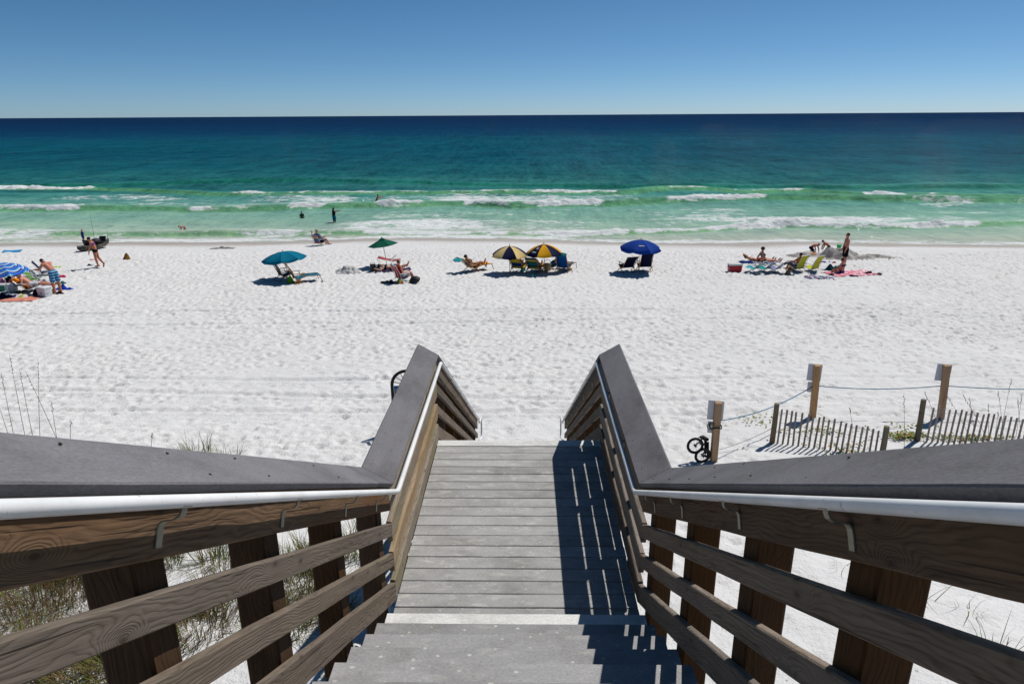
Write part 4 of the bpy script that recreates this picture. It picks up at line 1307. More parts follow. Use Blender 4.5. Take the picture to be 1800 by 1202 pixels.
def chair(base, yaw, label, fabric, kind='wood', recline=28, foot=False, seat_fabric=None, W=None, group='chairs on the beach', back_len=None, seat_z=None):
    wooden = kind == 'wood'
    fm = MW['chair'] if wooden else MAT_ALU
    W = W or (0.60 if wooden else 0.54)
    L = back_len or (0.92 if wooden else 0.64)
    sz = seat_z or (0.27 if wooden else 0.20)
    sd = 0.50 if wooden else 0.44
    root = empty('beach_chair', base, yaw, label, 'chair', group)
    r = math.radians(recline)
    B0 = (0.0, sz - 0.05); B1 = (-L * math.sin(r), B0[1] + L * math.cos(r))
    S1 = (sd, sz + 0.06)
    def rod(name, a, b, x, t=0.034, w=0.024):
        mb = MB()
        if wooden: mb.bar((x, *a), (x, *b), w, t, ch=0.003)
        else: mb.tube([(x, *a), (x, *b)], 0.0115, 8)
        return smooth_by_angle(mb.build(name, fm, root), 40)
    for m in (-1, 1):
        x = m * (W / 2 + 0.012)
        rod('back_rail', (B0[0] + 0.03, B0[1] - 0.04), B1, x)
        rod('seat_rail', (B0[0] - 0.06, B0[1] - 0.01), S1, x + m * 0.026)
        rod('leg', (sd * 0.50, sz + 0.02), (-0.28, -0.02), x + m * 0.052)
        rod('leg', (0.0, sz - 0.03), (sd * 0.95, -0.02), x + m * 0.078)
        az = sz + 0.24
        ay = -math.tan(r) * (az - B0[1])
        mb = MB()
        mb.box((x + m * 0.045, (ay + sd * 0.85) / 2, az), (0.055, sd * 0.85 - ay, 0.022), None, 0, 0.004)
        mb.build('armrest', fm if wooden else MAT_POLE_W, root)
        rod('arm_support', (sd * 0.72, sz + 0.03), (sd * 0.60, az - 0.012), x + m * 0.03)
    for (p, nm) in ((B1, 'cross_bar'), (S1, 'cross_bar'), ((-0.27, 0.0), 'foot_bar')):
        mb = MB(); hw = W / 2 + (0.02 if nm == 'cross_bar' else 0.06)
        mb.tube([(-hw, *p), (hw, *p)], 0.013, 8); smooth_by_angle(mb.build(nm, fm, root))
    sling(W, arc(B0, (B1[0], B1[1] - 0.01), 0.045)).build('backrest', fabric, root, True)
    sling(W, arc((B0[0] + 0.005, B0[1] + 0.004), S1, 0.03)).build('seat', seat_fabric or fabric, root, True)
    if foot:
        F1 = (S1[0] + 0.72, S1[1] - 0.02)
        for m in (-1, 1):
            rod('foot_rail', S1, F1, m * (W / 2 + 0.012)); rod('leg', (F1[0] - 0.08, F1[1]), (F1[0] + 0.06, -0.02), m * (W / 2 + 0.03))
        sling(W, arc((S1[0] + 0.01, S1[1]), F1, 0.02)).build('footrest', seat_fabric or fabric, root, True)
    return root

def heap(name, cat, label, px, py, w, d, h, mat, seed=0, yaw=0.0, rough=0.5, group=None, n=18, flat=False, edge=2.2):
    """soft thing lying on the sand: a crumpled or spread cloth, following the ground"""
    p = sand_at(px, py)
    c, s = math.cos(yaw), math.sin(yaw)
    us = np.linspace(-1, 1, n)
    U, V = np.meshgrid(us, us, indexing='ij')
    wob = 1 + 0.14 * fbm(U * 1.5 + seed, V * 1.5, 7, 2)
    x, y = U * w / 2 * wob, V * d / 2 * wob
    X, Y = c * x - s * y, s * x + c * y
    nz = fbm(x * 7 + seed * 3.1, y * 7 + 1.7, 9, 4)
    gz = terrain(p.x + X, p.y + Y) + sample_relief(p.x + X, p.y + Y) - p.z
    if flat:
        e = np.maximum(np.abs(U), np.abs(V))
        Z = gz + 0.022 + h * (0.5 + nz * rough * 2) * (1 - e ** 8 * 0.7)
    else:
        e = np.minimum(1.0, np.hypot(U, V))
        Z = gz + 0.012 + h * np.maximum(0.0, 1 - e ** edge) * (1 + rough * 2.0 * nz)
    g = [[Vector((X[i, j], Y[i, j], Z[i, j])) for j in range(n)] for i in range(n)]
    mb = MB(); mb.sheet(g, 0.016)
    o = mb.build(name, mat, None, True)
    o.location = p
    return tag(o, label, cat, group)

def cooler(px, py, yaw, label, body_col, lid_mat, size=(0.62, 0.36, 0.36), mark=None):
    p = sand_at(px, py)
    root = empty('cooler', p, yaw, label, 'cooler')
    w, d, h = size
    mb = MB()
    # slightly tapered tub
    lo, hi = 0.93, 1.0
    V = [(sx * w / 2 * f, sy * d / 2 * f, z) for z, f in ((-0.02, lo), (h * 0.78, hi)) for sx, sy in ((-1, -1), (1, -1), (1, 1), (-1, 1))]
    mb.add(V, [(3, 2, 1, 0), (4, 5, 6, 7), (0, 1, 5, 4), (1, 2, 6, 5), (2, 3, 7, 6), (3, 0, 4, 7)])
    o = mb.build('tub', body_col, root)
    bv = o.modifiers.new('b', 'BEVEL'); bv.width = 0.03; bv.segments = 3; smooth_by_angle(o, 50)
    mb = MB(); mb.box((0, 0, h * 0.89), (w * 1.03, d * 1.04, h * 0.2), None, 0, 0.02)
    smooth_by_angle(mb.build('lid', lid_mat, root), 40)
    for m in (-1, 1):
        mb = MB(); mb.tube([(m * w / 2 * 1.0, -d * 0.2, h * 0.7), (m * (w / 2 + 0.035), -d * 0.18, h * 0.6), (m * (w / 2 + 0.035), d * 0.18, h * 0.6), (m * w / 2, d * 0.2, h * 0.7)], 0.012, 6)
        mb.build('handle', lid_mat, root, True)
    if mark:
        mb = MB()
        for (x, z, a, b) in mark: mb.box((x, -d / 2 - 0.002, z), (a, 0.004, b))
        mb.build('emblem', plain('red_print', srgb(170, 40, 50)), root)
    return root
# ------------------------------------------------------------------ people and gear on the beach
D = math.radians
C_ = lambda r, g, b: srgb(r, g, b)
navy = cloth('navy_cloth', C_(22, 28, 62)); teal = cloth('teal_cloth', C_(0, 112, 142)); dteal = cloth('dark_teal_cloth', C_(10, 78, 104))
blue = cloth('royal_blue_cloth', C_(22, 62, 150)); gold = cloth('gold_cloth', C_(236, 172, 30)); cream = cloth('cream_cloth', C_(232, 204, 138))
green = cloth('bottle_green_cloth', C_(20, 92, 72)); red = cloth('red_cloth', C_(178, 36, 44)); black = cloth('black_cloth', C_(24, 24, 28))
yellow = cloth('lemon_cloth', C_(206, 208, 66)); aqua = cloth('aqua_cloth', C_(60, 178, 186)); aqua2 = cloth('turquoise_cloth', C_(24, 164, 164))
lav = cloth('lavender_cloth', C_(150, 160, 205)); white = cloth('white_cloth', C_(218, 218, 222)); orange = cloth('orange_cloth', C_(226, 128, 22))
lime = cloth('grass_green_cloth', C_(96, 150, 42)); pink = cloth('pink_cloth', C_(226, 84, 128)); salmon = cloth('salmon_cloth', C_(226, 150, 132))
bluegold = striped('blue_yellow_stripe_cloth', [C_(16, 60, 120), C_(206, 180, 40), C_(206, 180, 40), C_(16, 50, 110)], 'Z', 2.2)
greengold = striped('green_yellow_stripe_cloth', [C_(30, 120, 120), C_(20, 90, 80), C_(190, 160, 40), C_(20, 70, 90)], 'Z', 2.2)
rainbow = striped('rainbow_stripe_cloth', [C_(30, 90, 160), C_(220, 190, 60), C_(210, 70, 120), C_(60, 140, 190)], 'Z', 2.6)
bluestripe = striped('blue_wave_stripe_cloth', [C_(20, 110, 170), C_(30, 60, 110), C_(170, 205, 220), C_(20, 130, 180)], 'Z', 8.0)
umb_stripe = striped('blue_white_ring_stripe', [C_(50, 110, 205), C_(120, 200, 225), C_(205, 205, 232), C_(30, 40, 110), C_(70, 130, 215), C_(40, 100, 200)], 'R', 4.2)
pinkstripe = striped('pink_stripe_towel', [C_(236, 130, 150), C_(238, 214, 216), C_(224, 96, 130)], 'Y', 3.2)
tealstripe = striped('teal_pink_stripe_towel', [C_(20, 150, 150), C_(190, 60, 90), C_(40, 110, 170), C_(214, 206, 216)], 'X', 3.0)
candy = striped('candy_stripe_cloth', [C_(225, 205, 150), C_(120, 190, 190), C_(226, 90, 90), C_(230, 225, 220)], 'X', 6.0)
print_ = striped('printed_towel', [C_(210, 190, 60), C_(225, 215, 200), C_(40, 120, 150), C_(60, 70, 120), C_(225, 225, 225)], 'X', 1.3)

def yawv(base, yaw, dx, dy, dz=0.0):
    c, s = math.cos(yaw), math.sin(yaw)
    return Vector((base.x + c * dx - s * dy, base.y + s * dx + c * dy, base.z + dz))

# --- umbrellas
b = sand_at(507, 491)
umbrella('teal canopy umbrella over two teal wooden chairs', b, 1.42, 1.10, 0.34, [teal], MAT_POLE_WOOD, (-0.10, 0.0), 8, 0.10, 0.2, flat=0.12)
b = sand_at(896, 480)
umbrella('cream and navy panelled umbrella overlapping the gold one', b, 1.44, 0.98, 0.48, [cream, navy], MAT_POLE_WOOD, (0, 0), 8, 0.05, math.pi / 8, flat=0.25)
b = sand_at(957, 479)
umbrella('gold and navy panelled umbrella with white printing', b, 1.47, 0.99, 0.48, [navy, gold], MAT_POLE_WOOD, (-0.03, 0), 8, 0.05, math.pi / 8, flat=0.25, marks={4: [(0.42, 0.16, 0.06), (0.52, 0.10, 0.06), (0.74, 0.26, 0.07)]})
b = sand_at(1123, 479)
umbrella('royal blue umbrella over two navy chairs', b, 1.72, 1.10, 0.44, [blue], MAT_POLE_WOOD, (0.01, 0), 8, 0.13, 0.3, flat=0.2, marks={5: [(0.62, 0.28, 0.05)]})
b = sand_at(681, 470)
umbrella('bottle green six sided umbrella beside the red folding lounger', b, 1.60, 0.84, 0.36, [green], MAT_POLE_WOOD, (-0.13, 0.0), 6, 0.0, 0.12, True, flat=0.95)
b = sand_at(17, 521)
umbrella('blue and white ring striped umbrella on a white pole', b, 1.55, 1.06, 0.46, [umb_stripe], MAT_POLE_W, (-0.05, 0), 8, 0.05, 0.1, flat=0.2, pole_r=0.02)

# --- teal chairs
b = sand_at(495, 493); chair(b, D(-52), 'teal wooden sling chair nearest the teal umbrella pole', dteal, 'wood', 24, False, teal)
b = sand_at(519, 497); chair(b, D(-58), 'teal wooden lounger with its footrest stretched out', dteal, 'wood', 26, True, teal)
heap('tote_bag', 'bag', 'lime green leafy bag beneath the teal lounger', 511, 497, 0.34, 0.3, 0.26, cloth('bright_green_cloth', C_(96, 176, 34)), 3, 0.2, 0.6)
heap('beach_toy', 'toy', 'orange toy lying by the green bag', 524, 498, 0.34, 0.26, 0.14, orange, 4, 0.5, 0.6)

# --- lounger with resting person, left of the cream umbrella
b = sand_at(828, 477); y_ = D(-50)
chair(b, y_, 'wooden lounger with aqua towel over its back', bluegold, 'wood', 50, True, gold)
person(yawv(b, y_, 0, 0.16), y_, 'sunbather in dark swimsuit stretched on the aqua towel lounger', 1.7, dict(SIT, spine=(0, -0.75, 0.6), chest=(0, -0.72, 0.66), head=(0, -0.4, 0.9), thl=(-.06, 1, .12), thr=(.06, 1, .3), shl=(0, 1, -.05), shr=(0, .8, -.5), ftl=(0, .3, 1), ftr=(0, .4, 1)), (186, 126, 100), clothes=(('briefs', black), ('bra', black)), female=True, hairstyle='bun', lift=0.34)
p = yawv(b, y_, 0.0, -0.70, 0.55)
mb = MB(); mb.sheet([[Vector((x, y, 0.27 - 0.5 * abs(y) + 0.02 * math.sin(x * 14 + y * 5))) for y in np.linspace(-0.26, 0.30, 8)] for x in np.linspace(-0.31, 0.31, 9)], 0.012)
o = mb.build('beach_towel', aqua, None, True); o.location = yawv(b, y_, 0, -0.72, 0.53); o.rotation_euler = (0, 0, y_)
tag(o, 'aqua towel hung over the head of a wooden lounger', 'towel')

# --- three chairs beneath the cream and gold umbrellas
SITLOW = dict(SIT, ual=(-0.5, 0.3, -0.5), fal=(0.5, 0.8, 0.5), uar=(0.5, 0.2, -0.7), far=(0.1, 1, 0.2), thl=(-0.1, 1, 0.05), thr=(0.1, 1, 0.05), shl=(0, 1, -0.1), shr=(0, 1, -0.1), ftl=(0, .3, 1), ftr=(0, .3, 1))
b = sand_at(910, 479); y_ = D(-22)
chair(b, y_, 'blue and yellow striped wooden chair under the cream umbrella', bluegold, 'wood', 40, False)
person(yawv(b, y_, 0, 0.21), y_, 'person with raised arm in the chair under the cream umbrella', 1.68, dict(SITLOW, spine=(0, -.62, .78), chest=(0, -.6, .8)), (182, 124, 96), (60, 44, 34), clothes=(('shorts', dteal),), lift=0.34)
b = sand_at(938, 480); y_ = D(-18)
chair(b, y_, 'green and yellow striped wooden lounger under the gold umbrella', greengold, 'wood', 40, True)
person(yawv(b, y_, 0, 0.21), y_, 'person with bent knees in the lounger under the gold umbrella', 1.72, dict(SITLOW, spine=(0, -.62, .78), chest=(0, -.6, .8), thl=(-.1, .8, .6), shl=(0, .7, -.7)), (190, 132, 104), (44, 34, 30), clothes=(('shorts', navy),), lift=0.34)
b = sand_at(989, 478); y_ = D(-24)
chair(b, y_, 'blue wooden lounger with a teal towel, right of the gold umbrella', cloth('printed_blue_cloth', C_(22, 82, 150), 0.35), 'wood', 26, True, dteal)
mb = MB(); mb.sheet([[Vector((x, y, 0.05 - 0.75 * abs(y) + 0.015 * math.sin(x * 12 + y * 7))) for y in np.linspace(-0.20, 0.16, 8)] for x in np.linspace(-0.32, 0.32, 9)], 0.014)
o = mb.build('beach_towel', cloth('sea_green_cloth', C_(30, 132, 128), 0.3), None, True); o.location = yawv(b, y_, 0, -0.405, 1.045); o.rotation_euler = (0, 0, y_)
tag(o, 'sea green towel draped on the tall blue lounger', 'towel')
b = sand_at(968, 473); y_ = D(-78)
person(b, y_, 'shirtless sunbather on a towel between gold umbrella and blue lounger', 1.75, dict(LIE, spine=(0, -1, .12), thl=(-.1, .7, .7), shl=(0, .7, -.7), thr=(.1, .9, .4), shr=(0, .8, -.6), ual=(-.9, .2, -.2), uar=(.9, .2, -.2)), (214, 150, 132), (84, 62, 48), clothes=(('shorts', dteal),))
# woven basket at the pole
b = sand_at(962, 477)
root = empty('woven_basket', b, 0, 'tan woven basket at the foot of the gold umbrella pole', 'basket')
mb = MB(); mb.tube([(0, 0, -0.03), (0, 0, 0.0), (0, 0, 0.16), (0, 0, 0.34)], [0.15, 0.155, 0.185, 0.205], 16); smooth_by_angle(mb.build('body', plain('straw_weave', C_(176, 152, 110), 0.8, 0.2, 0.4, 60), root))
mb = MB(); mb.tube([(-0.2, 0, 0.33), (-0.13, 0, 0.5), (0, 0, 0.56), (0.13, 0, 0.5), (0.2, 0, 0.33)], 0.014, 6); mb.build('handle', plain('straw_weave', C_(176, 152, 110)), root, True)
heap('plastic_bag', 'bag', 'turquoise bag in the shade between the two umbrellas', 919, 477, 0.36, 0.22, 0.14, aqua2, 6, 0.4)
heap('water_toy', 'toy', 'small teal toy in the gold umbrella shadow', 936, 487, 0.16, 0.12, 0.14, aqua2, 8, 0.1)

# --- navy chairs under the blue umbrella
b = sand_at(1103, 478); chair(b, D(16), 'left navy sling chair under the royal blue umbrella', navy, 'wood', 42, False)
b = sand_at(1134, 477); chair(b, D(6), 'right navy sling chair, upright, under the royal blue umbrella', navy, 'wood', 24, False)

# --- green umbrella camp
b = sand_at(688, 466); y_ = D(-86)
root = empty('folding_lounger', b, y_, 'red folding lounger standing behind the green umbrella pole', 'lounger')
for (a, c, nm) in (((-0.72, 0.50), (0.0, 0.32), 'backrest'), ((0.08, 0.30), (0.52, 0.36), 'seat')):
    sling(0.5, arc(a, c, 0.02)).build(nm, red, root, True)
for m in (-1, 1):
    for (a, c) in (((-0.72, 0.50), (-0.66, -0.02)), ((0.0, 0.32), (0.12, -0.02)), ((0.5, 0.36), (0.46, -0.02)), ((-0.74, 0.51), (0.06, 0.31)), ((0.06, 0.31), (0.54, 0.37)), ((0.0, 0.36), (0.36, 0.62))):
        mb = MB(); mb.tube([(m * 0.26, *a), (m * 0.26, *c)], 0.011, 6); mb.build('leg' if c[1] < 0 else 'frame_rail', MAT_ALU, root, True)
b = sand_at(690, 475)
person(b, D(-82), 'sunbather lying on one side under the green umbrella', 1.68, dict(LIE, spine=(0, -1, .14), chest=(0, -1, .2), head=(0, -1, .3), thl=(-.1, 1, .05), thr=(.12, 1, .1), shl=(-.1, .9, .25), shr=(.15, .95, .3), uar=(.6, -.4, -.3), far=(.4, -.6, .3)), (190, 136, 112), (40, 32, 28), clothes=(('briefs', navy), ('bra', navy)), female=True, hairstyle='bun')
heap('beach_blanket', 'blanket', 'dark violet blanket beneath the sunbather by the green umbrella', 690, 476, 1.9, 0.9, 0.02, cloth('violet_grey_cloth', C_(70, 60, 88)), 12, D(8), 0.5, None, 18, True)
b = sand_at(656, 478)
root = empty('black_bucket', b, 0, 'black bucket bag standing in the green umbrella shadow', 'bucket')
mb = MB(); mb.tube([(0, 0, -0.02), (0, 0, 0.02), (0, 0, 0.34), (0, 0, 0.40)], [0.12, 0.13, 0.16, 0.155], 14); smooth_by_angle(mb.build('body', MAT_DARK, root))
mb = MB(); mb.tube([(-0.15, 0, 0.38), (-0.1, 0, 0.5), (0.1, 0, 0.5), (0.15, 0, 0.38)], 0.012, 6); mb.build('handle', MAT_DARK, root, True)
heap('grey_tarp', 'tarp', 'pale grey mesh tarp heaped on the sand left of the green umbrella', 612, 478, 1.25, 1.2, 0.22, cloth('pale_grey_mesh', C_(200, 198, 198), 0.2), 15, 0.3, 0.7, None, 26)
b = sand_at(702, 496); y_ = D(-48)
chair(b, y_, 'red and white low beach chair with a seated person', striped('red_white_stripe_cloth', [C_(190, 34, 46), C_(190, 34, 46), C_(190, 34, 46), C_(220, 215, 215)], 'X', 4.2), 'alu', 24, False, None, 0.56, back_len=0.74)
person(yawv(b, y_, 0.02, 0.20), y_, 'person in white shorts sitting in the red beach chair', 1.66, dict(SIT, thl=(-.08, 1, .30), shl=(0, .55, -.8), thr=(.08, 1, .2)), (196, 138, 112), (90, 66, 48), clothes=(('shorts', white), ('tank', red)), female=True, lift=0.31)
heap('towel_roll', 'towel', 'lime and red striped bundle behind the red chair', 703, 499, 0.34, 0.26, 0.22, striped('lime_red_stripe', [C_(150, 170, 40), C_(170, 50, 50), C_(60, 120, 60)], 'X', 5), 17, 0.3)
b = sand_at(729, 497)
root = empty('backpack', b, 0.3, 'black rounded backpack lying beside the red chair', 'bag')
mb = MB(); mb.ellipsoid((0, 0, 0.15), (0.29, 0.2, 0.18), Matrix.Rotation(-0.35, 3, 'Y'), 16, 10); mb.build('body', plain('black_nylon', C_(34, 32, 36), 0.6), root, True)
mb = MB(); mb.ellipsoid((0.05, -0.13, 0.16), (0.18, 0.1, 0.12), Matrix.Rotation(-0.35, 3, 'Y'), 12, 8); mb.build('front_pocket', plain('black_nylon', C_(34, 32, 36)), root, True)
mb = MB(); mb.tube([(-0.2, -0.05, 0.26), (-0.12, -0.08, 0.36), (0.0, -0.08, 0.35), (0.04, -0.06, 0.31)], 0.016, 6); mb.build('strap', MAT_DARK, root, True)
heap('flippers', 'flippers', 'dark green flippers left of the red chair', 677, 498, 0.5, 0.22, 0.12, cloth('dark_green_cloth', C_(20, 66, 56)), 18, 0.2)
heap('sun_hat', 'hat', 'small dark hat between flippers and red chair', 688, 498, 0.26, 0.2, 0.16, navy, 19, 0.2)

# --- by the water
b = sand_at(559, 432); y_ = D(-34)
chair(b, y_, 'rainbow striped low chair at the edge of the wet sand', rainbow, 'alu', 26, False, None, 0.56)
person(yawv(b, y_, 0, 0.20), y_, 'person in grey shirt sitting in the rainbow chair facing the sea', 1.72, dict(SIT, uar=(.5, .2, -.6), far=(.2, .9, .4), ual=(-.7, -.1, -.4), fal=(-.4, .2, .8)), (176, 128, 104), (120, 110, 100), clothes=(('shirt', cloth('grey_blue_cloth', C_(120, 140, 160))), ('shorts', navy)), hat=((190, 180, 165), 'peak'), lift=0.31)
b = sand_at(148, 427)
person(b, D(-28), 'small child in blue swim suit and pink hat standing near the kayak', 0.98, dict(STAND, far=(.6, .5, -.5), ual=(-.4, 0, -1), fal=(-.3, .1, -.8), thl=(-.1, .05, -1), thr=(.12, -.02, -1)), (196, 130, 106), (120, 80, 50), clothes=(('shirt', blue), ('shorts', cloth('mid_blue_cloth', C_(26, 92, 150)))), hat=((226, 78, 140), 'peak'))
CRAWL = dict(STAND, spine=(0, 1, .25), chest=(0, 1, .15), head=(0, 1, .3), face=(0, .9, -.5), ual=(-.1, .35, -1), uar=(.1, .1, -1), fal=(0, .1, -1), far=(0, .2, -1), thl=(-.1, .3, -1), thr=(.1, -.1, -1), shl=(0, -.9, -.35), shr=(0, -.9, -.45), ftl=(0, -1, -.2), ftr=(0, -1, -.2))
b = at_z(326, 408, 0.0)
person(Vector((b.x, b.y, -0.03)), D(100), 'small child in pink hat crawling in the swash', 1.05, CRAWL, (206, 140, 116), (120, 80, 50), clothes=(('briefs', pink),), hat=((222, 70, 136), 'peak'))
b = at_z(531, 383, 0.0)
person(Vector((b.x, b.y, -0.72)), D(15), 'child in green shirt standing waist deep in the sea', 1.30, STAND, (150, 104, 82), (30, 26, 26), clothes=(('shirt', cloth('dark_leaf_cloth', C_(40, 84, 50))), ('shorts', black)))
b = at_z(588, 390, 0.0)
person(Vector((b.x, b.y, -0.42)), D(-38), 'woman in black top and teal shorts standing knee deep in the sea', 1.66, dict(STAND, uar=(.8, .5, .1), far=(.2, .9, .1), ual=(-.3, .1, -1)), (150, 100, 80), (26, 22, 22), female=True, clothes=(('tank', black), ('shorts', teal)), hairstyle='long')
b = at_z(662, 362, 0.0)
person(Vector((b.x, b.y, -0.32)), D(-60), 'dark haired swimmer leaning into the breaking wave', 1.55, dict(STAND, spine=(0, .4, .9), chest=(0, .45, .9), uar=(.7, .6, -.2), far=(-.3, .8, .3), ual=(-.4, .6, -.2), fal=(0, .8, .4)), (176, 104, 80), (24, 20, 20), clothes=(('shorts', black),), female=False)
# --- kayak
K0 = sand_at(139, 443.5); K1 = sand_at(192, 434.5)
mid = (K0 + K1) / 2; ky = math.atan2(K1.y - K0.y, K1.x - K0.x)
LK = (K1 - K0).length * 1.06
root = empty('kayak', (mid.x, mid.y, tz(mid.x, mid.y)), ky, 'camouflage grey fishing kayak beached near the water', 'kayak')
camo = NT('camouflage_hull'); tc = camo.n('TexCoord')
cc = camo.ramp(camo.noise(tc.outputs['Object'], 3.0, 3, 0.6), [(0.40, C_(26, 26, 25)), (0.54, C_(66, 64, 56)), (0.68, C_(118, 112, 94))])
camo.base(cc, 0.5, 0.3)
rows = []
for i in range(19):
    u = -1 + 2 * i / 18
    wd = 0.36 * max(0.02, (1 - abs(u) ** 2.6)) ** 0.75
    rise = 0.10 * abs(u) ** 3
    row = []
    for j in range(13):
        a = math.pi * j / 12
        row.append(Vector((u * LK / 2, -wd * math.cos(a), rise + 0.34 - 0.34 * math.sin(a) ** 0.7 * (1 - 0.5 * abs(u) ** 4))))
    for j in range(1, 6):
        f = j / 6
        row.append(Vector((u * LK / 2, wd * (1 - 2 * f), rise + 0.34 + 0.07 * math.sin(math.pi * f) - 0.10 * math.sin(math.pi * f) * (abs(u) < 0.55))))
    row.append(row[0].copy())
    rows.append(row)
mb = MB(); mb.grid(rows); mb.add(rows[0], [tuple(range(len(rows[0])))]); mb.add(rows[-1], [tuple(range(len(rows[-1])))])
smooth_by_angle(mb.build('hull', camo.m, root), 50)
for x0 in (-0.35, 0.62):
    mb = MB(); mb.box((x0, 0, 0.40), (0.42, 0.44, 0.06), None, 0, 0.015); mb.box((x0 - 0.24 if x0 < 0 else x0 + 0.26, 0, 0.56), (0.07, 0.46, 0.36), Matrix.Rotation(-0.35 if x0 < 0 else 0.35, 3, 'Y'), 0, 0.02)
    smooth_by_angle(mb.build('seat', MAT_DARK, root), 40)
mb = MB(); mb.ellipsoid((0.25, 0.0, 0.50), (0.36, 0.26, 0.20), None, 12, 8); mb.build('gear_bag', plain('black_nylon', C_(34, 32, 36)), root, True)
for (a, c) in (((0.30, 0.12, 0.4), (0.45, 0.20, 2.3)), ((1.15, -0.08, 0.4), (1.55, 0.0, 1.05))):
    mb = MB(); mb.tube([a, c], [0.012, 0.004], 6); mb.build('fishing_rod', MAT_DARK, root, True)

# --- walking woman and things around her
b = sand_at(173, 471)
person(b, D(105), 'woman in violet bikini top and dark bottoms walking and looking down', 1.66, dict(STAND, spine=(0, .10, .99), chest=(0, .24, .97), head=(0, .6, .8), face=(0, .6, -.8), thl=(-.04, .02, -1), shl=(0, -.12, -1), thr=(.05, -.16, -.98), shr=(0, -.5, -.86), ftr=(0, .3, -1), ual=(-.15, .35, -.9), fal=(0, .25, -1), uar=(.1, -.2, -1), far=(0, .05, -1)), (178, 112, 84), (34, 26, 24), female=True, clothes=(('bra', cloth('violet_print', C_(120, 80, 150), 0.4)), ('briefs', black)), hairstyle='bun')
b = sand_at(163, 457); mb = MB(); mb.tube([(0, 0, 0.01), (0, 0, 0.02), (0, 0, 0.05), (0, 0, 0.055)], [0.17, 0.175, 0.16, 0.05], 20); o = mb.build('frisbee', plain('red_disc', C_(170, 60, 54)), None, True); o.location = b; tag(o, 'red flying disc lying behind the walking woman', 'frisbee')
heap('sandals', 'sandals', 'dark sandals on the sand left of the walking woman', 158, 467.5, 0.34, 0.2, 0.06, navy, 22, 0.2)
heap('beach_toy', 'toy', 'mustard and red toy lump alone on the sand right of the walker', 223, 456, 0.42, 0.26, 0.26, striped('mustard_red', [C_(150, 120, 40), C_(120, 100, 40), C_(160, 70, 50)], 'X', 2.0), 23, 0.2)
b = sand_at(22, 443)
mb = MB(); mb.sheet([[Vector((x * (1 - 0.3 * max(0, y / 0.5) ** 3), y, 0.06 + 0.05 * (y / 0.5) ** 2)) for y in np.linspace(-0.5, 0.5, 11)] for x in np.linspace(-0.27, 0.27, 7)], 0.05)
o = mb.build('body_board', plain('sky_blue_board', C_(30, 138, 196), 0.5), None, True); o.location = b; o.rotation_euler = (0, D(6), D(-70)); tag(o, 'sky blue body board lying alone near the shore', 'board')
heap('driftwood_clump', 'seaweed', 'grey clump of washed up weed near the wet sand', 392, 437, 1.5, 0.45, 0.07, plain('grey_weed', C_(140, 134, 126), 0.9, 0.1, 0.5), 25, 0.1, 1.0)

# --- crowded camp under the striped umbrella
b = sand_at(101, 515)
person(b, D(74), 'shirtless man in blue striped shorts bending over the camp', 1.80, dict(STAND, spine=(0, .45, .88), chest=(0, .68, .74), head=(0, .95, .35), face=(0, .5, -.9), ual=(-.25, .5, -.7), fal=(.1, 1, -.05), uar=(.25, .55, -.6), far=(-.1, .9, .25), thl=(-.1, -.05, -1), thr=(.1, -.1, -1)), (190, 122, 96), (44, 38, 36), clothes=(('long_shorts', bluestripe),))
b = sand_at(74, 484); chair(b, D(-58), 'navy low chair with white frame behind the bending man', navy, 'alu', 26, False, None, 0.58, back_len=0.72)
b = sand_at(58, 498); chair(b, D(-66), 'grass green low chair beside the striped umbrella', lime, 'alu', 34, False, None, 0.56, back_len=0.78)
b = sand_at(38, 500); chair(b, D(-70), 'candy striped low chair beneath the striped umbrella', candy, 'alu', 40, False, None, 0.54, back_len=0.74)
b = sand_at(50, 511); y_ = D(-74); chair(b, y_, 'orange low chair holding a person in white shorts', orange, 'alu', 46, False, None, 0.56, back_len=0.74)
person(yawv(b, y_, 0, 0.20), y_, 'person in white shorts lounging in the orange chair', 1.70, dict(SIT, spine=(0, -.72, .68), chest=(0, -.7, .7), head=(0, -.4, .9), thl=(-.1, 1, .15), shl=(0, 1, -.25), thr=(.1, 1, .15), shr=(0, 1, -.2)), (200, 138, 116), (70, 52, 42), clothes=(('shorts', white),), lift=0.30)
WHITE_P = plain('white_plastic', C_(212, 212, 216), 0.4)
cooler(80, 520, D(-18), 'white cooler with red emblem beside the bending man', WHITE_P, plain('white_lid', C_(226, 226, 228), 0.4), (0.52, 0.38, 0.44), [(-0.02, 0.2, 0.09, 0.02), (0.03, 0.16, 0.07, 0.05)])
cooler(22, 512, D(4), 'white cooler with red lettering behind the striped umbrella pole', WHITE_P, plain('white_lid', C_(226, 226, 228)), (0.42, 0.30, 0.36), [(-0.04, 0.17, 0.16, 0.018), (0.0, 0.12, 0.2, 0.014)])
cooler(4, 511, D(10), 'sea green cooler box at the left edge of the camp', plain('sea_green_plastic', C_(36, 120, 104), 0.5), WHITE_P, (0.40, 0.3, 0.34))
heap('tote_bag', 'bag', 'yellow bag between the cooler and the bending man', 91, 516, 0.3, 0.24, 0.24, cloth('bright_yellow_cloth', C_(220, 206, 30)), 31, 0.1)
heap('tote_bag', 'bag', 'navy and plum bag left of the white cooler', 66, 519, 0.38, 0.34, 0.30, cloth('plum_cloth', C_(48, 28, 58)), 32, 0.1)
heap('beach_blanket', 'blanket', 'salmon blanket spread at the front of the camp', 28, 526, 2.0, 1.1, 0.02, salmon, 33, D(6), 0.5, None, 20, True)
heap('beach_towel', 'towel', 'yellow and blue printed towel on the salmon blanket', 38, 522, 1.0, 0.6, 0.10, print_, 34, D(10), 0.6)
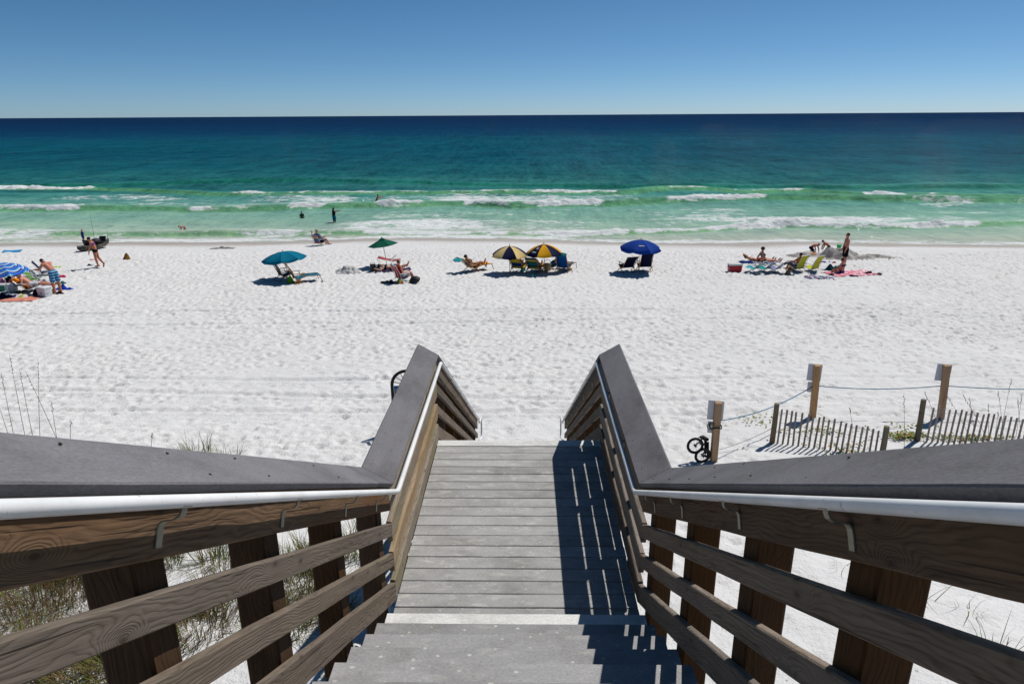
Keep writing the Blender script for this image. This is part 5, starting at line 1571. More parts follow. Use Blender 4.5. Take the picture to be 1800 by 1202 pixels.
heap('beach_towel', 'towel', 'dark navy towel heaped at the front left of the camp', 6, 524, 0.7, 0.55, 0.16, navy, 35, 0.1)
heap('beach_towel', 'towel', 'crimson towel on the sand behind the bending man', 106, 488, 0.55, 0.3, 0.12, cloth('crimson_cloth', C_(200, 40, 84)), 36, D(25), 0.6)
heap('beach_towel', 'towel', 'dark teal towel on the sand right of the bending man', 106, 499, 0.55, 0.34, 0.12, cloth('patterned_teal', C_(40, 104, 100), 0.5), 37, 0.2, 0.6)
heap('beach_towel', 'towel', 'royal blue towel by the bending man feet', 111, 508.5, 0.85, 0.3, 0.12, cloth('vivid_blue_cloth', C_(28, 66, 180)), 38, 0.1, 0.7)
heap('beach_towel', 'towel', 'pale lime towel lying far behind the bending man', 97, 470, 0.7, 0.4, 0.03, cloth('pale_lime_cloth', C_(190, 214, 130)), 39, 0.1, 0.5)
heap('clothes_pile', 'clothes', 'white and blue clothes heaped beside the green chair', 72, 497, 0.7, 0.5, 0.12, striped('white_blue_mix', [C_(205, 205, 210), C_(190, 195, 215), C_(60, 80, 150), C_(150, 150, 150)], 'X', 3.2), 40, 0.4, 0.8)
heap('clothes_pile', 'clothes', 'white bag and clothes stacked below the navy chair', 56, 487, 0.5, 0.4, 0.22, cloth('off_white_mix', C_(200, 200, 196), 0.3), 41, 0.4, 0.8)
heap('clothes_pile', 'clothes', 'black clothes heaped under the striped umbrella', 22, 496, 0.8, 0.5, 0.36, black, 42, 0.2, 0.7)
heap('swim_ring', 'swim ring', 'coral red inflatable behind the white pole', 22, 503, 0.55, 0.4, 0.28, cloth('coral_cloth', C_(226, 104, 84)), 43, 0.2, 0.3)
heap('swim_ring', 'swim ring', 'pink inflatable at the far left of the camp', 3, 503, 0.5, 0.4, 0.4, cloth('candy_pink_cloth', C_(224, 130, 170)), 44, 0.2, 0.3)
heap('sandals', 'sandals', 'black sandals in front of the bending man', 105, 517, 0.34, 0.16, 0.07, black, 45, 0.1)
heap('clothes_pile', 'clothes', 'dark cloth beneath the orange chair', 40, 515, 0.7, 0.4, 0.10, black, 46, 0.1)

# --- right-hand group
cooler(1291, 477, D(2), 'red cooler with a pale grey lid', plain('red_plastic', C_(176, 20, 40), 0.4), plain('pale_grey_lid', C_(186, 190, 188), 0.5), (0.68, 0.38, 0.42))
b = sand_at(1332, 461)
person(b, D(-86), 'person in red shorts lying on a blue towel with raised knees', 1.76, dict(LIE, spine=(0, -1, .16), chest=(0, -1, .3), head=(0, -.9, .5), uar=(.5, -.7, .35), far=(-.5, -.2, .25), ual=(-.5, -.7, .35), fal=(.5, -.2, .25), thl=(-.1, 1, .16), shl=(0, 1, -.16), thr=(.1, 1, .16), shr=(0, 1, -.16)), (190, 128, 102), (60, 44, 36), clothes=(('long_shorts', cloth('maroon_cloth', C_(136, 40, 52))),))
heap('beach_towel', 'towel', 'blue towel under the person in red shorts', 1330, 462, 1.9, 0.75, 0.02, blue, 51, D(2), 0.4, None, 16, True)
b = sand_at(1343, 466)
person(b, D(-84), 'woman in dark cap and bikini propped up on her arms', 1.68, dict(STAND, spine=(0, -.42, .9), chest=(0, -.3, .95), head=(0, .1, 1), ual=(-.25, -.45, -.9), fal=(-.05, -.2, -1), uar=(.25, -.5, -.9), far=(0, -.2, -1), thl=(-.06, 1, .04), shl=(0, 1, -.1), thr=(.06, 1, .1), shr=(0, 1, -.16), ftl=(0, .6, .8), ftr=(0, .6, .8)), (186, 120, 92), (40, 32, 28), female=True, clothes=(('bra', teal), ('briefs', black)), hat=((50, 50, 56), 'peak'), hairstyle='bun')
b = sand_at(1327, 479); chair(b, D(48), 'aqua low chair next to the red cooler, leaning far back', aqua, 'alu', 46, False, None, 0.55)
b = sand_at(1347, 478.5); chair(b, D(46), 'turquoise low chair second from the red cooler', aqua2, 'alu', 45, False, None, 0.55)
b = sand_at(1366, 479); chair(b, D(44), 'lavender low chair hung with black clothes', lav, 'alu', 46, False, None, 0.55, back_len=0.72)
y_ = D(44)
mb = MB(); mb.sheet([[Vector((x, y, -0.62 * abs(y) + 0.03 * math.sin(x * 20) - (0.12 if x > 0 else 0) * abs(y))) for y in np.linspace(-0.4, 0.2, 9)] for x in np.linspace(-0.24, 0.24, 9)], 0.015)
o = mb.build('black_towel', black, None, True); o.location = yawv(b, y_, 0.05, -0.565, 0.60); o.rotation_euler = (0, 0, y_); tag(o, 'black clothes hung over the lavender chair', 'towel')
b = sand_at(1405, 477); y_ = D(30); chair(b, y_, 'lemon yellow low chair with a person behind its back', yellow, 'alu', 22, False, None, 0.56, back_len=0.80)
person(yawv(b, y_, 0, 0.21), y_, 'dark haired person seated in the left lemon chair', 1.5, dict(SIT, ual=(-.7, .3, -.5), fal=(-.3, .9, 0)), (170, 110, 84), (26, 22, 22), clothes=(('shorts', blue), ('tank', orange)), lift=0.30)
b = sand_at(1431, 477.5); chair(b, D(32), 'empty lemon yellow low chair nearest the standing man', yellow, 'alu', 24, False, None, 0.56, back_len=0.80)
heap('sun_hat', 'hat', 'brown straw hat in front of the lemon chairs', 1384, 482.5, 0.36, 0.3, 0.2, plain('brown_straw', C_(140, 116, 84), 0.9, 0.1, 0.4, 40), 55, 0.1)
heap('tote_bag', 'bag', 'orange and yellow bag beside the occupied lemon chair', 1391, 474, 0.3, 0.26, 0.34, orange, 56, 0.1)
b = sand_at(1483, 467)
person(b, D(84), 'man in black shorts standing and looking left', 1.78, dict(STAND, spine=(0, -.04, 1), chest=(0, .04, 1), uar=(.1, .12, -1), far=(0, .3, -1), ual=(-.1, .1, -1), fal=(0, .25, -1)), (184, 122, 96), (40, 30, 26), clothes=(('long_shorts', black),))
b = sand_at(1479, 481)
person(b, D(34), 'girl in blue swimsuit sitting on the pink towel with her back turned', 1.48, dict(STAND, spine=(0, -.08, 1), chest=(0, .06, 1), head=(0, .3, .95), thl=(-.4, .9, .1), shl=(.5, .5, -.3), thr=(.4, .9, .1), shr=(-.5, .5, -.3), ual=(-.2, .3, -.9), fal=(.2, .9, -.2), uar=(.2, .3, -.9), far=(-.2, .9, -.2)), (196, 124, 100), (44, 32, 26), female=True, clothes=(('briefs', blue), ('bra', dteal)), hairstyle='bun')
heap('beach_towel', 'towel', 'pink striped towel under the sitting girl', 1483, 482, 1.7, 1.2, 0.02, pinkstripe, 58, D(4), 0.5, None, 18, True)
heap('beach_towel', 'towel', 'second pink striped towel, to the right of the sitting girl', 1517, 480.5, 1.3, 1.3, 0.02, striped('pale_pink_stripe', [C_(238, 160, 176), C_(240, 222, 224), C_(226, 110, 140)], 'X', 3.0), 59, D(24), 0.5, None, 18, True)
heap('beach_towel', 'towel', 'teal and pink striped towel in front of the pink ones', 1440, 488.5, 1.3, 0.75, 0.03, tealstripe, 60, D(-16), 0.6, None, 16, True)
heap('clothes_pile', 'clothes', 'dark green and blue bundle left of the sitting girl', 1460, 475, 0.75, 0.4, 0.22, cloth('dark_green_blue', C_(16, 76, 84), 0.5), 61, 0.1)
heap('sandals', 'sandals', 'dark shoes at the front of the pink towels', 1461, 484.5, 0.38, 0.2, 0.08, black, 62, 0.1)
heap('sandals', 'sandals', 'navy shoes at the corner of the pink towels', 1500, 486, 0.42, 0.2, 0.09, navy, 63, -0.3)
heap('sandals', 'sandals', 'dark red shoes at the right end of the pink towels', 1527, 482, 0.36, 0.22, 0.10, cloth('dark_red_cloth', C_(86, 28, 34)), 64, -0.2)
heap('sandals', 'sandals', 'brown shoes alone right of the pink towels', 1544, 484, 0.3, 0.16, 0.07, plain('brown_leather', C_(110, 84, 74)), 65, 0.1)
heap('beach_toy', 'toy', 'bright blue toy on the sand left of the standing man', 1451, 462, 0.5, 0.16, 0.06, cloth('vivid_blue_cloth', C_(28, 66, 180)), 66, -0.2)
heap('beach_toy', 'toy', 'small red toy next to the bright blue one', 1466, 462, 0.22, 0.12, 0.06, red, 67, 0.1)

# --- dug sand with children
MP = sand_at(1470, 452)
t = NT('damp_dug_sand'); tc = t.n('TexCoord')
cN = t.mix(t.ramp(t.noise(tc.outputs['Object'], 2.2, 5, 0.7), [(0.36, (0, 0, 0, 1)), (0.62, (1, 1, 1, 1))]), C_(112, 106, 98), C_(186, 182, 178))
MAT_DUG = t.base(cN, 0.9, 0.1, t.bump(t.noise(tc.outputs['Object'], 9, 4, 0.7), 0.9, 0.06))
bumps = [(-0.35, 0.1, 0.55, 0.45, 0.62), (0.25, -0.35, 0.6, 0.5, 0.50), (0.8, 0.3, 0.6, 0.4, 0.42), (1.3, -0.5, 0.55, 0.35, 0.30), (-1.5, 0.6, 0.9, 0.5, 0.30), (-2.1, 0.2, 0.7, 0.6, 0.20), (2.1, 0.0, 0.9, 0.45, 0.24), (3.0, -0.3, 0.7, 0.4, 0.14), (-0.9, -0.8, 0.9, 0.3, 0.12), (0.3, 0.6, 0.8, 0.35, 0.5)]
def mound_z(X, Y):
    Z = np.zeros_like(X)
    for bx, by, rx, ry, hh in bumps: Z = np.maximum(Z, hh * np.exp(-((X - bx) / rx) ** 2 - ((Y - by) / ry) ** 2) * (1 + 0.5 * fbm(X * 2.3, Y * 2.3, 200, 3)))
    Z += 0.10 * fbm(X * 3.1, Y * 3.1, 204, 3) * np.clip(Z * 6, 0, 1)
    edge = np.clip(1 - (X / 4.0) ** 4 - (Y / 1.9) ** 4, -1, 1)
    return terrain(X + MP.x, Y + MP.y) - MP.z - 0.06 + Z * np.clip(edge * 3, 0, 1)
me = grid_mesh('dug_sand_pile', np.linspace(-3.9, 3.9, 110), np.linspace(-1.8, 1.8, 60), mound_z, MAT_DUG)
o = link_mesh('dug_sand_pile', me); o.location = MP
tag(o, 'grey pile of freshly dug damp sand where children play', 'sand pile')
BEND = dict(STAND, spine=(0, .75, .65), chest=(0, .9, .35), head=(0, 1, .0), face=(0, .2, -1), ual=(-.1, .35, -1), fal=(.05, .3, -1), uar=(.1, .5, -.9), far=(-.05, .2, -1), thl=(-.2, .75, -.65), shl=(0, -.95, -.3), thr=(.2, .6, -.8), shr=(0, -.95, -.3), ftl=(0, -.9, -.4), ftr=(0, -.9, -.4))
b = sand_at(1424, 447); person(b, D(-80), 'child in white cap bending over to dig left of the sand pile', 1.25, BEND, (184, 112, 84), (60, 40, 30), clothes=(('shorts', navy),), hat=((206, 206, 214), 'peak'))
b = sand_at(1456, 446); person(b, D(75), 'dark haired child digging behind the sand pile', 1.25, dict(BEND, spine=(0, .6, .8), chest=(0, .8, .6), head=(0, .8, .5)), (180, 112, 84), (22, 18, 18), clothes=(('shorts', black),))
def bucket(px, py, col, label, r=0.13, h=0.22, zoff=0.0):
    p = sand_at(px, py); p.z += zoff
    root = empty('toy_bucket', p, 0.2, label, 'bucket')
    m_ = plain('bucket_%d' % int(px), col, 0.4)
    mb = MB(); mb.tube([(0, 0, -0.01), (0, 0, 0), (0, 0, h), (0, 0, h + 0.012)], [r * 0.74, r * 0.76, r, r * 1.05], 16); smooth_by_angle(mb.build('body', m_, root), 40)
    mb = MB(); mb.tube([(-r, 0, h), (-r * 0.7, 0.03, h + 0.12), (0, 0.04, h + 0.16), (r * 0.7, 0.03, h + 0.12), (r, 0, h)], 0.007, 6); mb.build('handle', m_, root, True)
bucket(1473.5, 444, C_(20, 168, 90), 'bright green toy bucket on the sand pile beside the standing man', 0.15, 0.2, 0.22)
bucket(1430, 450, C_(236, 130, 30), 'orange toy bucket in front of the digging child', 0.15, 0.16)
# ------------------------------------------------------------------ dune edge: sign posts, rope, sand fences, bicycle
def upright(name, base, top, w, mat, parent, n=5, sink=0.3):
    """squared timber from base to top with the grain running up"""
    base, top = Vector(base), Vector(top)
    d = (top - base).normalized()
    b0 = base - d * sink
    L = (top - b0).length
    x = d; y = Vector((0, 0, 1)).cross(x)
    y = Vector((0, 1, 0)) - x * x.y; y.normalize(); z = x.cross(y)
    M = Matrix(((x.x, y.x, z.x, b0.x), (x.y, y.y, z.y, b0.y), (x.z, y.z, z.z, b0.z), (0, 0, 0, 1)))
    mb = MB(); prof = rect(-w[0] / 2, w[0] / 2, -w[1] / 2, w[1] / 2, min(w) * 0.08)
    V, F = [], []
    for i in range(n + 1):
        for (a, b) in prof: V.append((L * i / n, a + _boards.gauss(0, 0.0012), b + _boards.gauss(0, 0.0012)))
    for i in range(n):
        for k in range(8): F.append((i * 8 + k, i * 8 + (k + 1) % 8, (i + 1) * 8 + (k + 1) % 8, (i + 1) * 8 + k))
    F.append(tuple(range(7, -1, -1))); F.append(tuple(n * 8 + k for k in range(8)))
    mb.add(V, F)
    o = link_mesh(name, mb.mesh(name, mat), parent)
    pm = parent.matrix_basis.inverted() if parent else Matrix.Identity(4)
    o.matrix_local = pm @ M
    return o

def top_of(base, px, py):
    """the point above the ground point base that shows at (px, py): on the plane facing the camera through base"""
    d = ray(px, py)
    t = (base - CAM_POS).dot(Vector((0, 1, 0))) / d.y
    return CAM_POS + d * t

MAT_SIGN = plain('white_sign_sheet', srgb(206, 208, 216), 0.35, 0.4, 0.06)
MAT_ROPE = plain('blue_rope', srgb(58, 118, 150), 0.8)
MAT_GREYROPE = plain('grey_wire', srgb(130, 130, 134), 0.6)
POSTS = []
for (bp, tp, lab, extra) in (((1254, 811), (1263, 707), 'tan square sign post with a bicycle locked to its foot', 1), ((1428, 734), (1437, 642), 'tan square sign post between bicycle post and leaning post', 1), ((1653, 735), (1665, 642), 'leaning tan sign post behind the second slat fence', 0)):
    b = ground(*bp); tpt = top_of(b, *tp)
    root = empty('sign_post', b, 0, lab, 'sign post', 'sign posts along the dune')
    upright('post', b, tpt, (0.13, 0.13), MW['sign_post'], root)
    ax = (tpt - b).normalized()
    # flat sheet sign on the seaward side, seen from behind
    yaw_s = -0.25
    R = rot_to(Vector((math.cos(yaw_s), math.sin(yaw_s), 0)), ax)
    mb = MB(); mb.box((0, 0, 0), (0.31, 0.006, 0.42), R, 0, 0.0)
    o = mb.build('sign_panel', MAT_SIGN, root); o.location = (tpt - b) - ax * 0.21 + Vector((-0.02, 0.078, 0))
    if extra:
        mb = MB(); mb.box((0, 0, 0), (0.20, 0.006, 0.26), R); o = mb.build('sign_panel', MAT_SIGN, root); o.location = (tpt - b) - ax * 0.58 + Vector((-0.05, 0.078, 0))
    POSTS.append((b, tpt))
def rope(name, pts, r, mat, label, sag=0.0):
    out = []
    for (a, b) in zip(pts[:-1], pts[1:]):
        a, b = Vector(a), Vector(b)
        for i in range(13):
            f = i / 12
            q = a.lerp(b, f); q.z -= sag * 4 * f * (1 - f)
            out.append(q)
    mb = MB(); mb.tube([out[0]] + [p for p, q in zip(out[1:], out[:-1]) if (p - q).length > 1e-4], r, 6)
    o = mb.build(name, mat, None, True)
    return tag(o, label, 'rope')
at_f = lambda k, f: POSTS[k][0].lerp(POSTS[k][1], f) + Vector((0.0, 0.075, 0))
far_pt = at_f(2, 0.6) + Vector((5.2, 0.25, -0.05))
rope('rope', [at_f(0, 0.66), at_f(1, 0.60)], 0.011, MAT_ROPE, 'blue rope sagging between the bicycle post and the middle sign post', 0.16)
rope('rope', [at_f(1, 0.60), at_f(2, 0.60)], 0.011, MAT_ROPE, 'blue rope between the middle and the leaning sign post', 0.09)
rope('rope', [at_f(2, 0.60), far_pt], 0.011, MAT_ROPE, 'blue rope running right from the leaning sign post', 0.12)

def slat_fence(base_a, base_b, n, h_a, h_b, label, post_a, post_b, lean=(0.05, 0.0)):
    root = empty('sand_fence', base_a, 0, label, 'fence', 'slat sand fences on the dune')
    pts = []
    for i in range(n):
        f = (i + 0.5) / n
        q = base_a.lerp(base_b, f); q.z = tz(q.x, q.y)
        h = h_a + (h_b - h_a) * f + _boards.uniform(-0.03, 0.03)
        tp = q + Vector((lean[0] * h + _boards.gauss(0, 0.010), lean[1] * h + _boards.gauss(0, 0.010), h))
        upright('slat', q, tp, (0.012, 0.039), MW['slat'], root, 3, 0.15)
        pts.append((q, tp))
    for (bp, h, dx) in (post_a, post_b):
        if bp is None: continue
        b = Vector((bp.x, bp.y, tz(bp.x, bp.y)))
        mb = MB(); tpv = Vector((dx * h, 0.02, h))
        V = []
        mb.tube([Vector((0, 0, -0.3)) - tpv * 0.05, Vector((0, 0, 0)), tpv * 0.5 + Vector((0.004, 0, 0)), tpv], [0.062, 0.06, 0.056, 0.054], 10)
        o = smooth_by_angle(mb.build('fence_post', MW['old_post'], root), 50); o.location = b - base_a
    for f in (0.25, 0.62, 0.9):
        mb = MB(); mb.tube([(a.lerp(c, f) - base_a) + Vector((0, -0.010, 0)) for a, c in pts], 0.0028, 5); mb.build('wire', MAT_GREYROPE, root)
    return root
A = ground(1362, 779); B = ground(1552, 806)
slat_fence(A, B, 20, 0.80, 0.62, 'slat sand fence nearest the bicycle, between two round posts', (ground(1357, 778), 0.92, 0.01), (ground(1549, 806), 0.72, 0.01), (0.0, 0.0))
A2 = ground(1624, 776); B2 = ground(1800, 790); B2 = A2 + (B2 - A2) * 1.5
slat_fence(A2, B2, 27, 0.84, 0.58, 'slat sand fence at the right edge with a leaning round post', (ground(1612, 774), 0.96, -0.02), (None, 0, 0), (0.0, 0.0))
b1 = ground(1264, 796)
rope('wire', [b1 + Vector((0, 0, 0.08)), ground(1357, 778) + Vector((0.04, 0, 0.40))], 0.006, MAT_GREYROPE, 'slack grey cord from the bicycle post to the first fence', 0.05)

# bicycle folded against the post
wb = ground(1234, 813)
root = empty('bicycle', wb, D(28), 'small black bicycle leaning on the tan sign post', 'bicycle')
BLK = plain('black_rubber', srgb(22, 22, 24), 0.7)
MET = plain('dark_steel', srgb(60, 60, 64), 0.4, 0.5, 0.2, 30, 0.6)
def wheel(c, R, tiltz, tiltx):
    M = Matrix.Translation(c) @ Matrix.Rotation(tiltz, 4, 'Z') @ Matrix.Rotation(tiltx, 4, 'X')
    n = 28
    mb = MB(); mb.tube([(R * math.cos(2 * math.pi * i / n), 0, R * math.sin(2 * math.pi * i / n)) for i in range(n)], 0.026, 8, closed=True)
    w = mb.build('wheel', BLK, root, True); w.matrix_local = M
    mb = MB(); mb.tube([(R * 0.86 * math.cos(2 * math.pi * i / n), 0, R * 0.86 * math.sin(2 * math.pi * i / n)) for i in range(n)], 0.012, 6, closed=True)
    mb.build('rim', MET, w, True)
    mb = MB(); mb.tube([(0, -0.045, 0), (0, 0.045, 0)], 0.022, 8); mb.build('hub', MET, w, True)
    for i in range(10):
        a = 2 * math.pi * i / 10
        mb = MB(); mb.tube([(0.02 * math.cos(a), 0, 0.02 * math.sin(a)), (R * 0.86 * math.cos(a), 0, R * 0.86 * math.sin(a))], 0.0028, 4); mb.build('spoke', MET, w)
W1 = Vector((0.0, 0.0, 0.165)); W2 = Vector((-0.13, 0.10, 0.37))
wheel(W1, 0.152, -0.30, 0.10); wheel(W2, 0.152, -0.42, -0.08)
mb = MB()
for a, c, r in ((W1, Vector((0.16, 0.06, 0.34)), 0.016), (Vector((0.16, 0.06, 0.34)), W2 + Vector((0.12, 0, 0.02)), 0.02), (W2, W2 + Vector((0.16, -0.06, 0.18)), 0.014), (Vector((0.17, 0.06, 0.34)), Vector((0.11, 0.12, 0.46)), 0.022), (W1, Vector((0.17, 0.03, 0.10)), 0.016), (Vector((0.17, 0.03, 0.10)), Vector((0.17, 0.06, 0.40)), 0.022), (Vector((0.12, 0.05, 0.16)), Vector((0.11, 0.08, 0.44)), 0.024)):
    mb.tube([a, c], r, 8)
mb.build('frame', BLK, root, True)
mb = MB(); mb.box((0.12, 0.12, 0.47), (0.09, 0.18, 0.06), None, 0, 0.015); smooth_by_angle(mb.build('saddle', BLK, root), 40)
mb = MB(); mb.tube([(0.0, 0.16, 0.50), (0.05, 0.14, 0.52), (0.10, 0.10, 0.46)], 0.013, 6); mb.build('handlebar', MET, root, True)
mb = MB(); mb.tube([(0.13 + 0.05 * math.cos(a), 0.02, 0.14 + 0.05 * math.sin(a)) for a in np.linspace(0, 2 * math.pi, 15)[:-1]], 0.012, 6, closed=True); mb.build('chainring', MET, root, True)
lk = POSTS[0][0].lerp(POSTS[0][1], 0.60)
mb = MB(); mb.tube([lk + Vector((0.12 * math.cos(a) - 0.02, 0.11 * math.sin(a), 0.02 * math.sin(3 * a))) for a in np.linspace(0, 2 * math.pi, 25)[:-1]], 0.014, 6, closed=True)
mb.tube([lk + Vector((-0.13 + 0.07 * math.cos(a), -0.05, 0.03 + 0.08 * math.sin(a))) for a in np.linspace(0, 2 * math.pi, 15)[:-1]], 0.007, 6, closed=True)
tag(mb.build('cable_lock', BLK, None, True), 'black cable lock looped round the bicycle post', 'lock')

# black arched rack beside the left railing
ab = Vector((-2.57, 14.2, 0)); ab.z = tz(ab.x, ab.y)
root = empty('arched_rack', ab, D(4), 'black arched metal rack with blue panel left of the stairs', 'rack')
RA = 0.33
def arch(r): return [(-r, 0, -0.05)] + [(r * math.cos(a), 0, 1.16 + r * math.sin(a)) for a in np.linspace(math.pi, 0, 15)] + [(r, 0, -0.05)]
mb = MB(); mb.tube(arch(RA), 0.036, 12); smooth_by_angle(mb.build('arch_frame', BLK, root), 60)
mb = MB(); mb.tube([(0.12 * math.cos(a), 0, 1.16 + 0.12 * math.sin(a)) for a in np.linspace(math.pi, 0, 11)], 0.02, 8); mb.build('inner_arch', plain('grey_rack_metal', srgb(130, 132, 136)), root, True)
for a in np.linspace(0.25, math.pi - 0.25, 7):
    mb = MB(); mb.tube([(0.12 * math.cos(a), 0, 1.16 + 0.12 * math.sin(a)), (RA * math.cos(a), 0, 1.16 + RA * math.sin(a))], 0.008, 6); mb.build('spoke', BLK, root)
mb = MB(); mb.box((0, 0.0, 0.78), (0.58, 0.02, 0.72)); pan = mb.build('sign_panel', plain('blue_sign', srgb(14, 82, 140), 0.5), root)
mb = MB(); mb.tube([(-0.225 + 0.028 * math.cos(a), -0.014, 1.045 + 0.022 * math.sin(a)) for a in np.linspace(0.3, 4.4, 9)] + [(-0.225 + 0.028 * math.cos(a), -0.014, 1.0 + 0.022 * math.sin(a)) for a in np.linspace(1.4, -2.8, 9)], 0.006, 5); mb.build('letter', plain('white_print', srgb(205, 205, 205)), pan, True)

# ------------------------------------------------------------------ dune plants
def leafy(name, c1, c2):
    t = NT(name); tc = t.n('TexCoord'); geo = t.n('NewGeometry')
    c = t.mix(t.noise(tc.outputs['Object'], 9.0, 3), c1, c2)
    c = t.mix(geo.outputs['Random Per Island'], c, t.mix(0.5, c, c2))
    t.base(c, 0.6, 0.25)
    tr = t.n('BsdfTranslucent'); t.l(c, tr.inputs[0])
    mx = t.n('MixShader'); mx.inputs[0].default_value = 0.25
    t.l(t.b.outputs[0], mx.inputs[1]); t.l(tr.outputs[0], mx.inputs[2]); t.l(mx.outputs[0], t.out.inputs[0])
    return t.m
G_GREEN = leafy('sea_oat_green', srgb(74, 88, 32), srgb(120, 128, 58))
G_DRY = leafy('dry_grass_straw', srgb(84, 64, 42), srgb(150, 122, 82))
G_DARK = leafy('dead_stem_brown', srgb(62, 50, 40), srgb(110, 92, 72))
G_VINE = leafy('beach_vine_green', srgb(70, 96, 38), srgb(140, 150, 70))
pr = random.Random(21)
def blade(mb, base, L, lean, az, w, bend=1.0, mi=0, n=5):
    """curved tapering leaf, folded so that it has two faces"""
    d = Vector((math.cos(az), math.sin(az), 0)); s_ = Vector((-d.y, d.x, 0))
    P = []
    for i in range(n + 1):
        f = i / n
        ang = lean + bend * f * f
        P.append((f, ang))
    q = Vector(base); V = []; step = L / n
    for i in range(n + 1):
        f, ang = P[i]
        ww = w * (1 - f) ** 0.7
        V += [q - s_ * ww / 2, q + d * ww * 0.25 + Vector((0, 0, ww * .1)), q + s_ * ww / 2]
        q = q + (d * math.sin(ang) + Vector((0, 0, 1)) * math.cos(ang)) * step
    F = []
    for i in range(n):
        a = i * 3
        F += [(a, a + 1, a + 4, a + 3), (a + 1, a + 2, a + 5, a + 4)]
    mb.add(V, F, mi)
def clump(base, n, L, label, spread_r=0.10, dry=0.4, w=0.013):
    root = empty('grass_clump', base, 0, label, 'grass')
    for nm, frac, mt in (('green_blades', 1 - dry, G_GREEN), ('dry_blades', dry, G_DRY)):
        mb = MB()
        for i in range(max(1, int(n * frac))):
            a = pr.uniform(0, 2 * math.pi); r = spread_r * math.sqrt(pr.random())
            blade(mb, (r * math.cos(a), r * math.sin(a), -0.03), L * pr.uniform(0.35, 1.05), pr.uniform(0.05, 0.85), a + pr.gauss(0, 0.8), w * pr.uniform(0.6, 1.2), pr.uniform(0.2, 2.0))
        o = mb.build(nm, mt, root, True); o['kind'] = 'stuff'
    return root
clump(ground(345, 800), 120, 0.62, 'green grass tuft rising behind the left railing', 0.32, 0.15)
clump(ground(402, 806), 60, 0.42, 'lower green grass tuft right of the taller one behind the railing', 0.22, 0.15)
# under the left railing: places seen between the rails
for (px_, py_, n, L, lab, dr) in [(80, 1040, 260, 0.7, 'thick brown green grass clump at the left edge below the rails', 0.7), (150, 1000, 160, 0.6, 'grass clump just left of the first left post', 0.5), (300, 985, 30, 0.7, 'thin grass tuft right of the first left post', 0.2), (378, 985, 40, 0.75, 'upright grass tuft beside the second left post', 0.25),
        (400, 1050, 120, 0.55, 'dry grass clump low between first and second left posts', 0.6), (345, 1110, 110, 0.5, 'dry grass clump under the second rail on the left', 0.65), (520, 1030, 170, 0.6, 'dark green grass clump between second and third left posts', 0.25), (545, 985, 60, 0.6, 'slim grass tuft high between second and third left posts', 0.2),
        (628, 970, 90, 0.7, 'dark grass tuft near the last left post', 0.2), (60, 1150, 120, 0.5, 'straw grass clump at the lower left corner', 0.6), (215, 1170, 140, 0.55, 'green grass clump at the bottom beside the first left post', 0.35), (130, 1185, 100, 0.5, 'mixed grass clump at the bottom left', 0.5), (500, 1110, 90, 0.45, 'grass clump under the third rail on the left', 0.4), (590, 1080, 60, 0.4, 'small grass clump by the stair foot on the left', 0.4),
        (1620, 1050, 14, 0.6, 'sparse green grass tuft below the right railing', 0.2), (1745, 1150, 22, 0.62, 'sparse grass tuft at the lower right corner', 0.2), (1700, 1075, 12, 0.5, 'few grass blades below the right railing', 0.3), (1480, 1000, 8, 0.35, 'tiny dry grass sprig below the right railing', 0.9)]:
    clump(ground(px_, py_), int(n * (3.4 if px_ < 700 else 1.0)), L, lab, 0.12 + 0.0022 * n, dr)
# loose litter of dead leaves and stems on the left dune
mb = MB()
for i in range(20000):
    px_, py_ = pr.uniform(-60, 640), pr.uniform(960, 1260)
    d = ray(px_, py_); tt = (3.25 - CAM_POS.z) / d.z; q = CAM_POS + d * tt
    if q.x > -1.2: continue
    dn = float(fbm(np.array([q.x * 1.1]), np.array([q.y * 1.1]), 301, 3)[0])
    if pr.random() > 0.50 + dn * 2.4: continue
    q.z = tz(q.x, q.y)
    blade(mb, q, pr.uniform(0.06, 0.30), pr.uniform(0.3, 1.5), pr.uniform(0, 6.28), pr.uniform(0.004, 0.008), pr.uniform(-0.3, 0.8), pr.choice([0, 0, 1, 1, 2]), 3)
tag(mb.build('dune_litter', [G_DRY, G_DARK, G_GREEN], None, True), 'matted dry stems and low grass on the left dune', 'grass', None, 'stuff')
# tall bare sea oat stalks
def stalk(bp, tp, label, r=0.006, back=0.0):
    b = ground(*bp); e = top_of(b, *tp)
    mb = MB(); L = (e - b)
    pts = [Vector((0, 0, -0.05)), L * 0.35 + Vector((0, 0, 0.01)), L * 0.7 + Vector((0.0, 0, 0.015)), L]
    mb.tube(pts, [r, r * 0.85, r * 0.6, r * 0.35], 5)
    for k in range(5):
        f = 0.78 + 0.04 * k
        mb.ellipsoid(L * f + Vector((pr.uniform(-.02, .02), 0, 0)), (0.007, 0.006, 0.024), Matrix.Rotation(pr.uniform(-.6, .6), 3, 'Y'), 6, 4)
    o = mb.build('sea_oat_stalk', G_DARK, None, True); o.location = b
    return tag(o, label, 'plant', 'bare sea oat stalks')
L_ST = [((18, 775), (-6, 700), 'shortest dark stalk at the left edge'), ((26, 775), (2, 655), 'dark stalk leaning left at the left edge'), ((46, 778), (16, 620), 'tallest leaning stalk left of the railing'), ((60, 780), (34, 648), 'thin leaning stalk between the tallest and the upright one'), ((70, 782), (67, 630), 'upright tall stalk behind the left railing'), ((107, 786), (45, 652), 'long stalk leaning far left behind the railing'), ((102, 786), (90, 704), 'thin short stalk right of the long leaning one'), ((123, 788), (125, 738), 'small stalk standing apart to the right of the stalks'), ((265, 800), (268, 760), 'single thin stalk left of the green tuft')]
for bp, tp, lab in L_ST: stalk(bp, tp, lab)
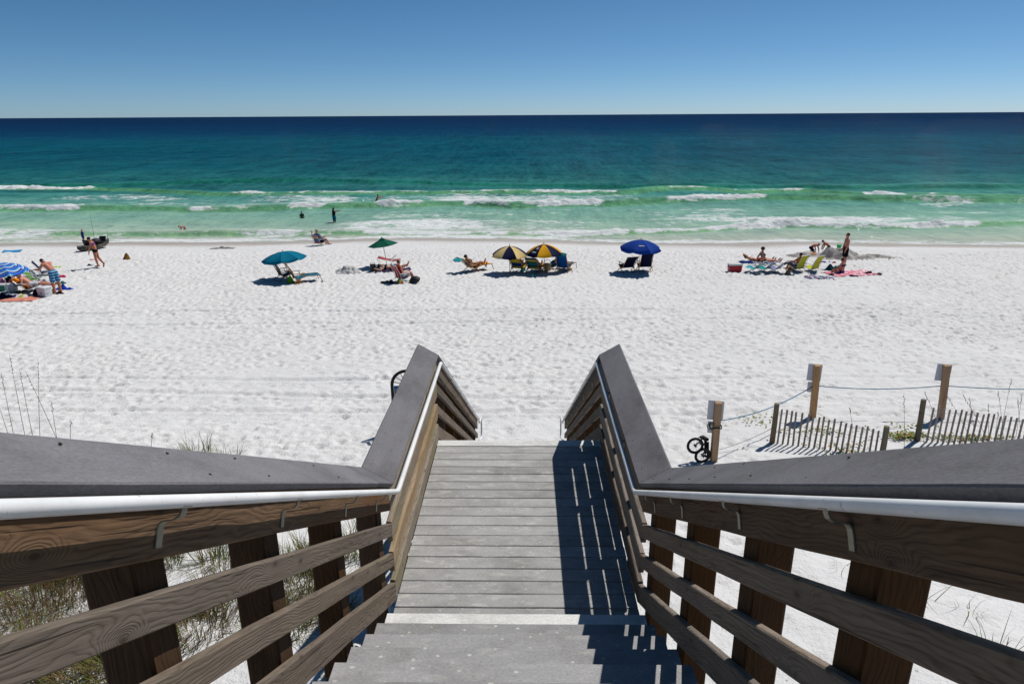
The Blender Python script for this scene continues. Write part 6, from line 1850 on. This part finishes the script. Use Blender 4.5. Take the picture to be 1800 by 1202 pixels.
R_ST = [((1590, 800), (1589, 690), 'upright stalk left of the leaning round post'), ((1660, 775), (1624, 685), 'stalk crossing in front of the leaning sign post'), ((1712, 780), (1664, 693), 'long stalk leaning left past the sign post'), ((1738, 772), (1690, 690), 'thin stalk leaning left in the second fence'), ((1715, 776), (1704, 697), 'short stalk inside the second fence'), ((1757, 770), (1778, 664), 'tallest stalk on the right leaning right'), ((1765, 770), (1754, 684), 'stalk crossing the tallest right one'), ((1738, 772), (1737, 708), 'small upright stalk right of the sign post'), ((1786, 768), (1797, 690), 'stalk at the right edge leaning right'), ((1795, 768), (1788, 700), 'stalk at the right edge leaning left'), ((1748, 775), (1755, 722), 'short stalk close to the tallest right one'), ((1500, 760), (1493, 715), 'lone thin stalk between the two fences')]
for bp, tp, lab in R_ST: stalk(bp, tp, lab, 0.005)
# creeping vine patches
def vine(cx, cy, rx, ry, n, label):
    c0 = ground(cx, cy)
    mb = MB()
    for i in range(n):
        px_, py_ = pr.gauss(cx, rx), pr.gauss(cy, ry)
        d = ray(px_, py_); tt = (c0.z - CAM_POS.z) / d.z; q = CAM_POS + d * tt; q.z = tz(q.x, q.y)
        a = pr.uniform(0, 6.28); L = pr.uniform(0.04, 0.085); u = Vector((math.cos(a), math.sin(a), pr.uniform(0.1, 0.8))) * L; v = Vector((-math.sin(a), math.cos(a), pr.uniform(-.2, .2))) * L * 0.36
        b0 = q - c0 + Vector((0, 0, pr.uniform(0.0, 0.07)))
        mb.add([b0, b0 + u * 0.5 + v, b0 + u, b0 + u * 0.5 - v], [(0, 1, 2, 3)], pr.choice([0, 0, 0, 0, 1]))
    o = mb.build('creeping_vine', [G_VINE, leafy_y], None, False); o.location = c0
    o['kind'] = 'stuff'
    return tag(o, label, 'plant')
leafy_y = leafy('yellow_vine_leaf', srgb(170, 120, 40), srgb(200, 170, 70))
vine(1595, 768, 18, 3.5, 330, 'green creeping vine at the foot of the leaning round post')
vine(1700, 772, 40, 3, 260, 'scattered vine leaves along the second fence')
vine(1440, 760, 38, 7, 110, 'sparse vine leaves behind the first fence')
vine(1325, 742, 22, 8, 60, 'few vine leaves left of the first fence')
vine(1480, 790, 22, 8, 90, 'vine leaves low in the first fence')
vine(1580, 752, 30, 4, 40, 'thin scatter of vine between the fences')
